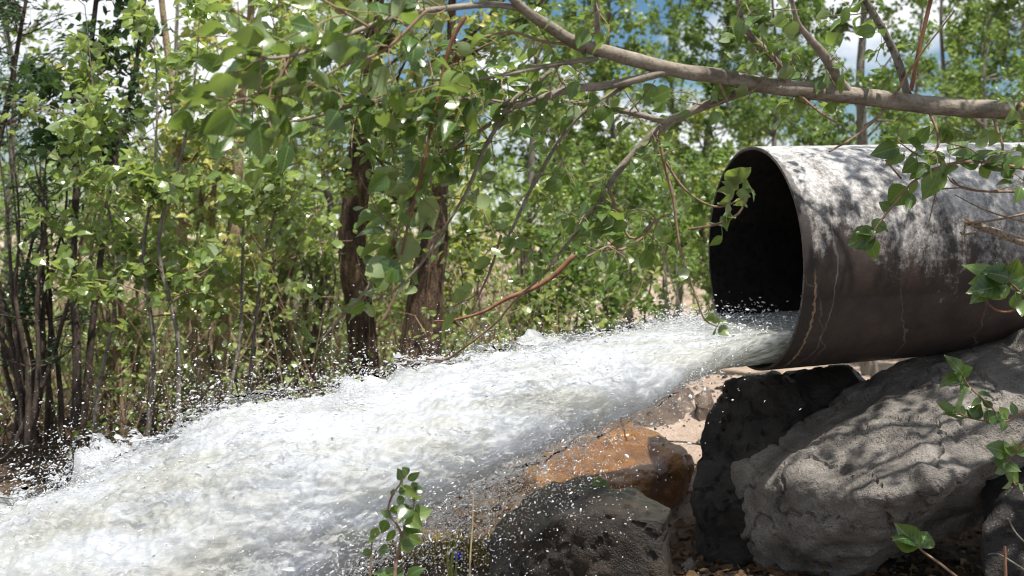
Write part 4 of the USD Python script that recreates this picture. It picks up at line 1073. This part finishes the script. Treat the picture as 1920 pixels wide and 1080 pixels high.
# upper crown, above the picture: it shades the pipe and the rocks
limbs_up = []
for k_ in range(29):
    z0 = 2.6 + 0.2 * k_
    tgt = np.array([[1.9, 5.3, 2.9], [2.6, 5.3, 3.1], [1.2, 4.9, 3.2], [3.5, 4.6, 3.6], [1.5, 3.6, 3.3], [2.8, 4.9, 3.6], [0.9, 3.3, 3.2], [2.4, 5.8, 3.6], [3.2, 5.2, 3.2], [1.7, 4.1, 3.8], [3.4, 3.6, 3.6], [2.2, 3.4, 3.0], [0.5, 2.8, 3.4], [1.3, 2.6, 3.2], [2.5, 2.6, 3.6], [1.9, 4.8, 4.7], [2.4, 4.9, 4.9], [2.9, 5.1, 4.9], [3.3, 5.5, 5.0], [0.7, 4.25, 3.1], [2.6, 5.4, 4.6], [0.2, 2.0, 3.6], [1.0, 1.6, 3.4], [1.9, 1.5, 3.6], [2.8, 2.2, 3.3], [-0.7, 1.8, 3.9], [0.6, 0.8, 3.7], [1.8, 2.4, 3.1], [3.6, 2.8, 3.2]][k_])
    p0 = np.array([2.95, 4.35, min(z0, tgt[2] - 0.2)])
    b = spline(np.vstack([p0, (p0 + tgt) / 2 + [0, 0, 0.15], tgt]), 0.1)
    limbs_up.append((b, 0.018))
    twig_parts.append(tube(b, np.linspace(0.022, 0.004, len(b)), 7))
    for _ in range(17 + 22 * (15 <= k_ <= 20 and k_ != 19)):
        k2_ = rng.integers(len(b) // 3, len(b))
        tw = grow(rng, b[k2_], rng.standard_normal(3) * [1, 1, 0.5], rng.uniform(0.2, 0.5), 5, 0.2, 0.0)
        twig_parts.append(tube(tw, np.linspace(0.004, 0.0015, len(tw)), 4))
        LEAFPOS.append((spline(tw, 0.03)[3:], 0.05))

# leaves
lp, la, lu, ls, pet = [], [], [], [], []
for pts, sp_ in LEAFPOS:
    seg = np.linalg.norm(np.diff(pts, axis=0), axis=1)
    cum = np.concatenate([[0], np.cumsum(seg)])
    nl = max(1, int(cum[-1] / sp_ + rng.random()))
    at_ = np.sort(rng.random(nl)) * cum[-1]
    for k_, a_ in enumerate(at_):
        i_ = min(len(pts) - 2, np.searchsorted(cum, a_) - 1 if a_ > 0 else 0)
        t_ = nrm(pts[i_ + 1] - pts[i_])
        p_ = pts[i_] + t_ * (a_ - cum[i_])
        d = nrm(rng.standard_normal(3))
        d = nrm(d - (d @ t_) * t_ * 0.6 + t_ * 0.35 + [-0.3, 0, -0.25])
        pl = rng.uniform(0.018, 0.042)
        e = p_ + d * pl + [0, 0, -0.25 * pl]
        pet.append((p_, p_ + d * pl * 0.55, e))
        lp.append(e)
        la.append(d * 0.65 + 0.5 * rng.standard_normal(3) + [-0.55, 0, -0.2])
        u_ = rng.standard_normal(3)
        lu.append(u_ * 0.75 + [0.1, -0.15, 0.8])
        ls.append(0.044 + 0.030 * rng.random() if rng.random() > 0.25 else rng.uniform(0.026, 0.046))
lp, la, lu, ls = map(np.array, (lp, la, lu, ls))
ls = ls * np.where(lp[:, 1] < 3.45, 1.25, 1.0)


def leaf_set(parent, org, lp, la, lu, ls, limit=300, leafm='leaf_front', rng=rng):
    """The leaves that show largest become leaf parts, the rest one foliage part."""
    x_, y_ = to_px(lp)
    vis = (x_ > -30) & (x_ < 1950) & (y_ > -40) & (y_ < 1110)
    score = np.where(vis, ls / np.maximum(lp[:, 1], 0.1), 0)
    v, f = leaves(FINE, lp, la, lu, ls, rng, droop=0.32, fold=0.32, twist=0.6)
    nv, nf = len(FINE[0]), len(FINE[1])
    order = np.argsort(-score)
    single = [k_ for k_ in order[:limit] if score[k_] > 0]
    rest = np.setdiff1d(np.arange(len(lp)), single)
    uv = uv_of(FINE)
    for k_ in single:
        obj('leaf', (v[k_ * nv:(k_ + 1) * nv] - org, FINE[1]), M[leafm], parent, smooth=True, uv=uv)
    if len(rest):
        vv = np.vstack([v[k_ * nv:(k_ + 1) * nv] for k_ in rest]) - org
        ff = (FINE[1][None] + (np.arange(len(rest)) * nv)[:, None, None]).reshape(-1, 3)
        obj('foliage', (vv, ff), M[leafm], parent, smooth=True, uv=uv_of(FINE, len(rest)), kind='stuff')


leaf_set(front, FO, lp, la, lu, ls, limit=281)
obj('petioles', cat_meshes([tube(np.array(t_), 0.0009, 3, cap=False) for t_ in pet]), M['petiole'], front, smooth=True, org=FO, kind='stuff')
obj('small_twigs', cat_meshes(twig_parts), M['bark_twig'], front, smooth=True, org=FO, kind='stuff')
# withered curled leaves
for px, py, Y, sz in ((735, 462, 3.4, 0.075), (722, 75, 3.15, 0.06), (733, 10, 3.1, 0.05), (855, 115, 3.3, 0.035), (820, 100, 3.3, 0.03)):
    for c_ in range(2 if sz > 0.045 else 1):
        v, f = leaves(FINE, P(px + 8 * c_, py - 14, Y)[None], np.array([[0.1 - 0.25 * c_, 0.1, -1.0]]), np.array([[0.5, -0.8 + c_, 0.1]]), np.array([sz]), rng, droop=0.5, fold=1.1, width=0.9, twist=1.6)
        obj('withered_leaf', (v - FO, f), M['leaf_dry'], front, smooth=True, uv=uv_of(FINE))


# the pale windblown tuft before the pipe mouth, and the small tuft hanging lower
for x0, y0, x1, y1, dr, fo in ((1385, 345, 1372, 306, .5, .5), (1388, 345, 1402, 308, .6, .6), (1392, 352, 1424, 342, .5, .7), (1385, 355, 1358, 340, .3, .4), (1380, 362, 1405, 368, .4, .5), (1375, 370, 1350, 352, .4, .4), (1390, 375, 1412, 385, .6, .6),
                              (1370, 380, 1345, 372, .4, .4), (1372, 392, 1350, 410, .3, .3), (1365, 395, 1372, 418, .3, .3), (1400, 360, 1418, 358, .6, .5), (1380, 352, 1366, 328, .4, .5), (1345, 605, 1330, 588, .3, .3), (1348, 608, 1332, 620, .3, .3), (1350, 610, 1366, 630, .2, .3), (1346, 606, 1362, 594, .3, .3), (1340, 600, 1322, 596, .3, .3),
                              (1300, 425, 1278, 432, .3, .3), (1295, 432, 1312, 438, .3, .3)):
    a_, b_ = P(x0, y0, 3.82), P(x1, y1, 3.8 + rng.normal(0, 0.03))
    v, f = leaves(FINE, a_[None], (b_ - a_)[None], np.array([[0.4 * rng.standard_normal(), 0.75, 0.5]]), np.array([np.linalg.norm(b_ - a_) * 1.15]), rng, droop=dr, fold=fo, twist=0.7)
    obj('leaf', (v - FO, f), M['leaf_front'], front, smooth=True, uv=uv_of(FINE))

# ------------------------------------------------------------------ sprigs and small plants in front
def sprig(name, label, cat, lines_, Y, leaf_rows, seed, bark='bark_twig', group=None):
    """lines_: pixel polylines with widths; leaf_rows: (px, py of the leaf's base, px, py of its tip, how much it faces the camera)."""
    rng = np.random.default_rng(seed)
    ln = [spline(world_line(r_, Y if np.isscalar(Y) else Y[0], Y if np.isscalar(Y) else Y[1]), 0.012) for r_ in lines_]
    org = ln[0][0, :3]
    t = thing(name, label, cat, group, loc=org)
    allp = np.vstack([q_[:, :3] for q_ in ln])
    for q_ in ln:
        obj('stem', knobbly(q_[:, :3], q_[:, 3], 0.1, seed), M[bark], t, smooth=True, org=org)
    for (x0, y0, x1, y1, fc) in leaf_rows:
        Yl = (Y if np.isscalar(Y) else (Y[0] + Y[1]) / 2) + rng.normal(0, 0.015)
        a_, b_ = P(x0, y0, Yl), P(x1, y1, Yl + rng.normal(0, 0.02))
        near = allp[np.argmin(((allp - a_) ** 2).sum(1))]
        a_ = a_ * [1, 0, 1] + [0, near[1] + rng.normal(0, 0.006), 0]
        L_ = np.linalg.norm(b_ - a_)
        up_ = np.array([0.2 * rng.standard_normal(), -fc, 1 - abs(fc)]) + 0.15 * rng.standard_normal(3)
        v, f = leaves(FINE, a_[None], (b_ - a_)[None], up_[None], np.array([L_]), rng, droop=0.12, fold=0.2, width=1.0, twist=0.25)
        lf = obj('leaf', (v - org, f), M['leaf_front'], t, smooth=True, uv=uv_of(FINE))
        if np.linalg.norm(near - a_) > 0.004:
            obj('petiole', tube(np.stack([near, (near + a_) / 2 + [0, 0, 0.003], a_]), 0.0009, 4), M['petiole'], t, smooth=True, org=org)
    return t


sprig('leafy_branch', 'leafy branch hanging across the sunlit top of the pipe from the right edge', 'branch',
      [[(2100, 330, 9), (1960, 322, 8), (1900, 312, 7), (1840, 304, 6), (1780, 308, 6), (1720, 335, 5), (1685, 372, 5), (1655, 410, 4), (1630, 445, 3)], [(1770, 308, 4), (1720, 290, 3), (1680, 262, 3)], [(1850, 305, 4), (1820, 280, 3), (1775, 268, 3)], [(1690, 335, 4), (1660, 300, 3)]], 4.0,
      [(1690, 275, 1632, 288, .8), (1682, 262, 1648, 246, .3), (1700, 285, 1660, 305, .7), (1722, 268, 1745, 235, .7), (1735, 280, 1700, 262, .6), (1720, 300, 1690, 325, .8), (1745, 310, 1705, 330, .7), (1765, 305, 1735, 262, .6), (1760, 312, 1735, 385, .85), (1720, 335, 1705, 372, .8),
       (1700, 350, 1660, 385, .75), (1712, 362, 1700, 400, .8), (1780, 290, 1815, 268, .6), (1790, 302, 1845, 290, .7), (1800, 308, 1765, 330, .5), (1820, 300, 1860, 272, .6), (1830, 306, 1800, 285, .4), (1838, 308, 1850, 335, .8), (1850, 305, 1890, 300, .6), (1870, 308, 1900, 280, .6),
       (1880, 312, 1905, 335, .7), (1895, 312, 1925, 290, .7), (1842, 312, 1880, 330, .7), (1690, 262, 1705, 240, .4), (1900, 318, 1870, 300, .5), (1668, 392, 1645, 378, .6), (1655, 410, 1640, 440, .7),
       (1640, 432, 1605, 440, .6), (1640, 438, 1585, 455, .5), (1630, 445, 1600, 465, .7), (1628, 446, 1645, 490, .9), (1650, 420, 1662, 438, .6), (1635, 440, 1608, 430, .3), (1630, 448, 1615, 470, .8)], 501)
sprig('leafy_twig', 'leafy twig with an orange looping stem at the right edge, below the broken branch', 'branch',
      [[(2080, 560, 8), (1960, 570, 6), (1922, 573, 5), (1890, 585, 4), (1862, 578, 4), (1845, 555, 3), (1838, 530, 3)], [(1925, 560, 4), (1900, 535, 3), (1880, 520, 3)]], 3.9,
      [(1880, 520, 1805, 495, .7), (1885, 525, 1818, 530, .8), (1882, 535, 1812, 548, .8), (1890, 530, 1870, 490, .7), (1895, 525, 1905, 480, .6), (1900, 540, 1850, 560, .7), (1892, 540, 1925, 515, .7), (1905, 545, 1935, 540, .6), (1900, 550, 1912, 585, .7), (1885, 520, 1845, 505, .5), (1870, 530, 1826, 560, .4),
       (1925, 560, 1918, 600, .8)], 502, bark='bark_red')
t = thing('broken_branch', 'bare broken branch stub with splintered end before the pipe, right edge', 'branch', loc=P(1925, 456, 4.1))
o_ = P(1925, 456, 4.1)
q_ = spline(world_line([(2120, 520, 20), (2000, 482, 17), (1925, 456, 15), (1880, 440, 14), (1845, 427, 13), (1815, 415, 12)], 4.1), 0.015)
obj('stub', knobbly(q_[:, :3], q_[:, 3], 0.18, 9), M['wood_cut'], t, smooth=True, org=o_)
for a_, b_ in (((1816, 414), (1806, 405)), ((1815, 417), (1800, 412)), ((1818, 420), (1803, 424))):
    obj('splinter', tube(np.stack([P(*a_, 4.1), P(*b_, 4.1)]), [0.006, 0.001], 5), M['wood_cut'], t, org=o_)
for ln_ in ([(1850, 428, 5), (1810, 440, 4), (1800, 435, 3)], [(1925, 400, 5), (1870, 412, 4), (1820, 418, 4)], [(1810, 418, 4), (1808, 440, 3), (1812, 466, 2)]):
    q_ = spline(world_line(ln_, 4.08), 0.015)
    obj('twig', tube(q_[:, :3], q_[:, 3], 6), M['bark_twig'], t, smooth=True, org=o_)
t = thing('bare_twig', 'thin bare forked twig lying across the sunlit pipe at the right edge', 'twig', loc=P(1925, 360, 4.05))
o_ = P(1925, 360, 4.05)
for ln_ in ([(2080, 370, 7), (1925, 360, 6), (1850, 359, 5), (1805, 352, 4), (1785, 335, 3)], [(1805, 352, 3), (1770, 354, 3), (1752, 360, 2)], [(1840, 359, 3), (1790, 345, 3), (1775, 328, 2)], [(1770, 300, 4), (1755, 360, 3), (1742, 415, 2)], [(1790, 365, 2), (1850, 395, 3), (1925, 418, 3)], [(1860, 359, 3), (1900, 348, 2), (1925, 340, 2)]):
    q_ = spline(world_line(ln_, 4.05), 0.015)
    obj('twig', tube(q_[:, :3], q_[:, 3], 6), M['bark_twig'], t, smooth=True, org=o_)
sprig('leafy_sprig', 'sprig of bright leaves before the sunlit face of the largest boulder', 'sprig',
      [[(2050, 740, 6), (1960, 762, 5), (1920, 772, 4), (1885, 790, 4), (1860, 765, 3), (1835, 742, 3), (1815, 722, 3), (1800, 695, 2)], [(1885, 790, 3), (1850, 790, 3), (1815, 782, 3), (1790, 772, 2)]], 4.05,
      [(1800, 698, 1783, 664, .6), (1800, 700, 1830, 690, .7), (1805, 708, 1762, 712, .5), (1812, 718, 1790, 690, .5), (1818, 722, 1800, 735, .5), (1835, 742, 1868, 740, .3), (1840, 745, 1815, 760, .3), (1792, 772, 1755, 755, .6), (1795, 774, 1780, 735, .6), (1810, 780, 1770, 765, .7), (1815, 782, 1838, 762, .5),
       (1830, 786, 1818, 760, .6), (1845, 789, 1880, 775, .4), (1850, 790, 1862, 762, .6), (1870, 775, 1895, 790, .5), (1880, 788, 1878, 810, .7), (1890, 785, 1870, 762, .6), (1905, 778, 1895, 752, .5), (1860, 765, 1842, 745, .5)], 503, bark='bark_red')
sprig('leafy_sprig', 'drooping leafy sprig at the right edge over the dark gap below the largest boulder', 'sprig',
      [[(2020, 800, 5), (1950, 815, 4), (1918, 835, 4), (1895, 860, 3), (1880, 880, 3), (1905, 910, 3)]], 4.0,
      [(1890, 850, 1850, 835, .6), (1890, 856, 1855, 862, .5), (1895, 855, 1885, 820, .5), (1902, 850, 1930, 830, .6), (1890, 868, 1915, 885, .7), (1885, 875, 1862, 885, .5), (1890, 885, 1918, 905, .7), (1895, 895, 1885, 920, .7), (1905, 905, 1922, 920, .6), (1905, 848, 1900, 815, .4), (1880, 878, 1865, 850, .6)], 504, bark='bark_red')
sprig('leafy_sprig', 'small bright sprig on a bare stem before the boulders, lower right', 'sprig',
      [[(1850, 1125, 6), (1795, 1082, 5), (1760, 1055, 5), (1728, 1032, 4), (1722, 1022, 3)]], 4.1,
      [(1722, 1024, 1672, 980, .6), (1722, 1026, 1670, 1008, .6), (1722, 1024, 1743, 988, .8), (1724, 1024, 1740, 1012, .6), (1720, 1022, 1700, 985, .3), (1722, 1026, 1690, 1018, .4)], 505)
sprig('leafy_sprig', 'dense upright leafy sprig before the falling water at the bottom centre', 'sprig',
      [[(735, 1140, 8), (742, 1060, 7), (752, 1010, 6), (745, 985, 5), (728, 960, 4), (735, 930, 4), (752, 905, 3), (765, 885, 2)], [(752, 1010, 4), (765, 975, 4), (775, 950, 3), (778, 920, 3)], [(690, 1140, 5), (695, 1060, 4), (697, 1020, 3), (705, 990, 2)]], 3.7,
      [(765, 900, 788, 885, .8), (760, 905, 748, 925, .7), (765, 890, 758, 876, .5), (758, 895, 747, 880, .5), (770, 910, 785, 905, .6), (735, 930, 738, 915, .6), (745, 925, 772, 912, .7), (778, 925, 790, 905, .6), (760, 935, 735, 945, .8), (775, 945, 795, 935, .6), (755, 950, 725, 965, .85), (770, 950, 745, 975, .8),
       (780, 945, 800, 960, .7), (775, 965, 812, 955, .6), (765, 972, 790, 990, .7), (755, 985, 795, 1000, .8), (750, 1000, 790, 1020, .75), (735, 965, 712, 960, .6), (725, 975, 715, 1000, .8), (710, 985, 695, 1010, .7), (705, 1000, 690, 1020, .8), (742, 990, 722, 1020, .8), (730, 1025, 705, 1030, .6), (697, 1032, 678, 1040, .9),
       (752, 1015, 770, 1030, .6), (742, 1075, 695, 1062, .2), (742, 1078, 755, 1058, .5), (765, 1085, 790, 1062, .7), (745, 1080, 715, 1095, .4), (772, 985, 760, 1005, .7), (760, 920, 780, 930, .8)], 506)
t = sprig('fallen_sprig', 'tiny fallen sprig of pale leaves lying on top of the front black boulder', 'sprig', [[(1085, 898, 3), (1110, 902, 2), (1125, 905, 2)]], 5.12,
          [(1115, 902, 1108, 886, .6), (1118, 903, 1132, 896, .6), (1122, 905, 1148, 916, .5), (1112, 902, 1124, 914, .6)], 507)

# straw, grass blades, cap
o_ = P(884, 1100, 4.6)
q_ = spline(world_line([(880, 1110, 5), (882, 1040, 4), (886, 980, 3), (887, 918, 2)], 4.6), 0.02)
x = obj('dry_stalk', tube(q_[:, :3] - o_, q_[:, 3], 6), M['straw'], smooth=True)
UsdGeom.Xformable(x).AddTranslateOp().Set(Gf.Vec3d(*map(float, o_)))
tag(x, 'single thin dry stalk standing upright at the bottom centre', 'stalk')
t = thing('grass_tuft', 'few yellow green grass blades beside the blue scrap at the bottom centre', 'grass', loc=P(848, 1100, 5.0))
o_ = P(848, 1100, 5.0)
for rows in ([(845, 1090, 6), (848, 1045, 5), (856, 1015, 4), (862, 996, 2)], [(842, 1090, 6), (840, 1040, 5), (846, 1010, 4), (850, 995, 2)], [(850, 1090, 6), (842, 1060, 5), (836, 1035, 3)], [(852, 1095, 5), (856, 1050, 4), (853, 1020, 2)]):
    q_ = spline(world_line(rows, 5.0), 0.02)
    v, f = tube(q_[:, :3], q_[:, 3], 4)
    obj('blade', (v, f), M['grass'], t, smooth=True, org=o_)
cap = trimesh.creation.icosphere(2, 0.026)
cv = np.array(cap.vertices); cv = cv * [1, 0.7, 1.0] * (1 + 0.5 * (meshkit.noise(cv * 60, 3) - 0.5))[:, None]
x = obj('plastic_scrap', (cv, np.array(cap.faces)), M['blue'], smooth=40)
UsdGeom.Xformable(x).AddTranslateOp().Set(Gf.Vec3d(*map(float, P(857, 1044, 5.7))))
tag(x, 'crumpled blue plastic scrap on the wet ground at the bottom centre', 'litter')
t = thing('upright_twig', 'bare reddish upright stem with a bent grey twig at the lower right corner', 'twig', loc=P(1886, 1100, 4.3))
o_ = P(1886, 1100, 4.3)
for rows, bk in (([(1886, 1110, 7), (1885, 1060, 6), (1884, 1024, 5)], 'bark_red'), ([(1945, 1085, 5), (1900, 1055, 4), (1870, 1038, 3), (1852, 1040, 2)], 'bark_grey'), ([(1935, 1030, 4), (1905, 1000, 4), (1892, 975, 3)], 'bark_grey')):
    q_ = spline(world_line(rows, 4.3), 0.02)
    obj('stem', tube(q_[:, :3], q_[:, 3], 6), M[bk], t, smooth=True, org=o_)
# mossy wet patch at the bottom centre
n = 2600
mx, my = rng.normal(-0.42, 0.3, n), rng.normal(5.85, 0.14, n)
pos = np.stack([mx, my, ground_z(mx, my)], 1)
gl = leaves(NARROW, pos, rng.normal(0, 0.7, (n, 3)) + [0, 0, 0.6], rng.standard_normal((n, 3)), rng.uniform(0.02, 0.07, n), rng, width=0.7)
tag(obj('moss', gl, M['moss']), 'yellow brown moss and wet rootlets on the ground at the bottom centre', 'moss', kind='stuff')
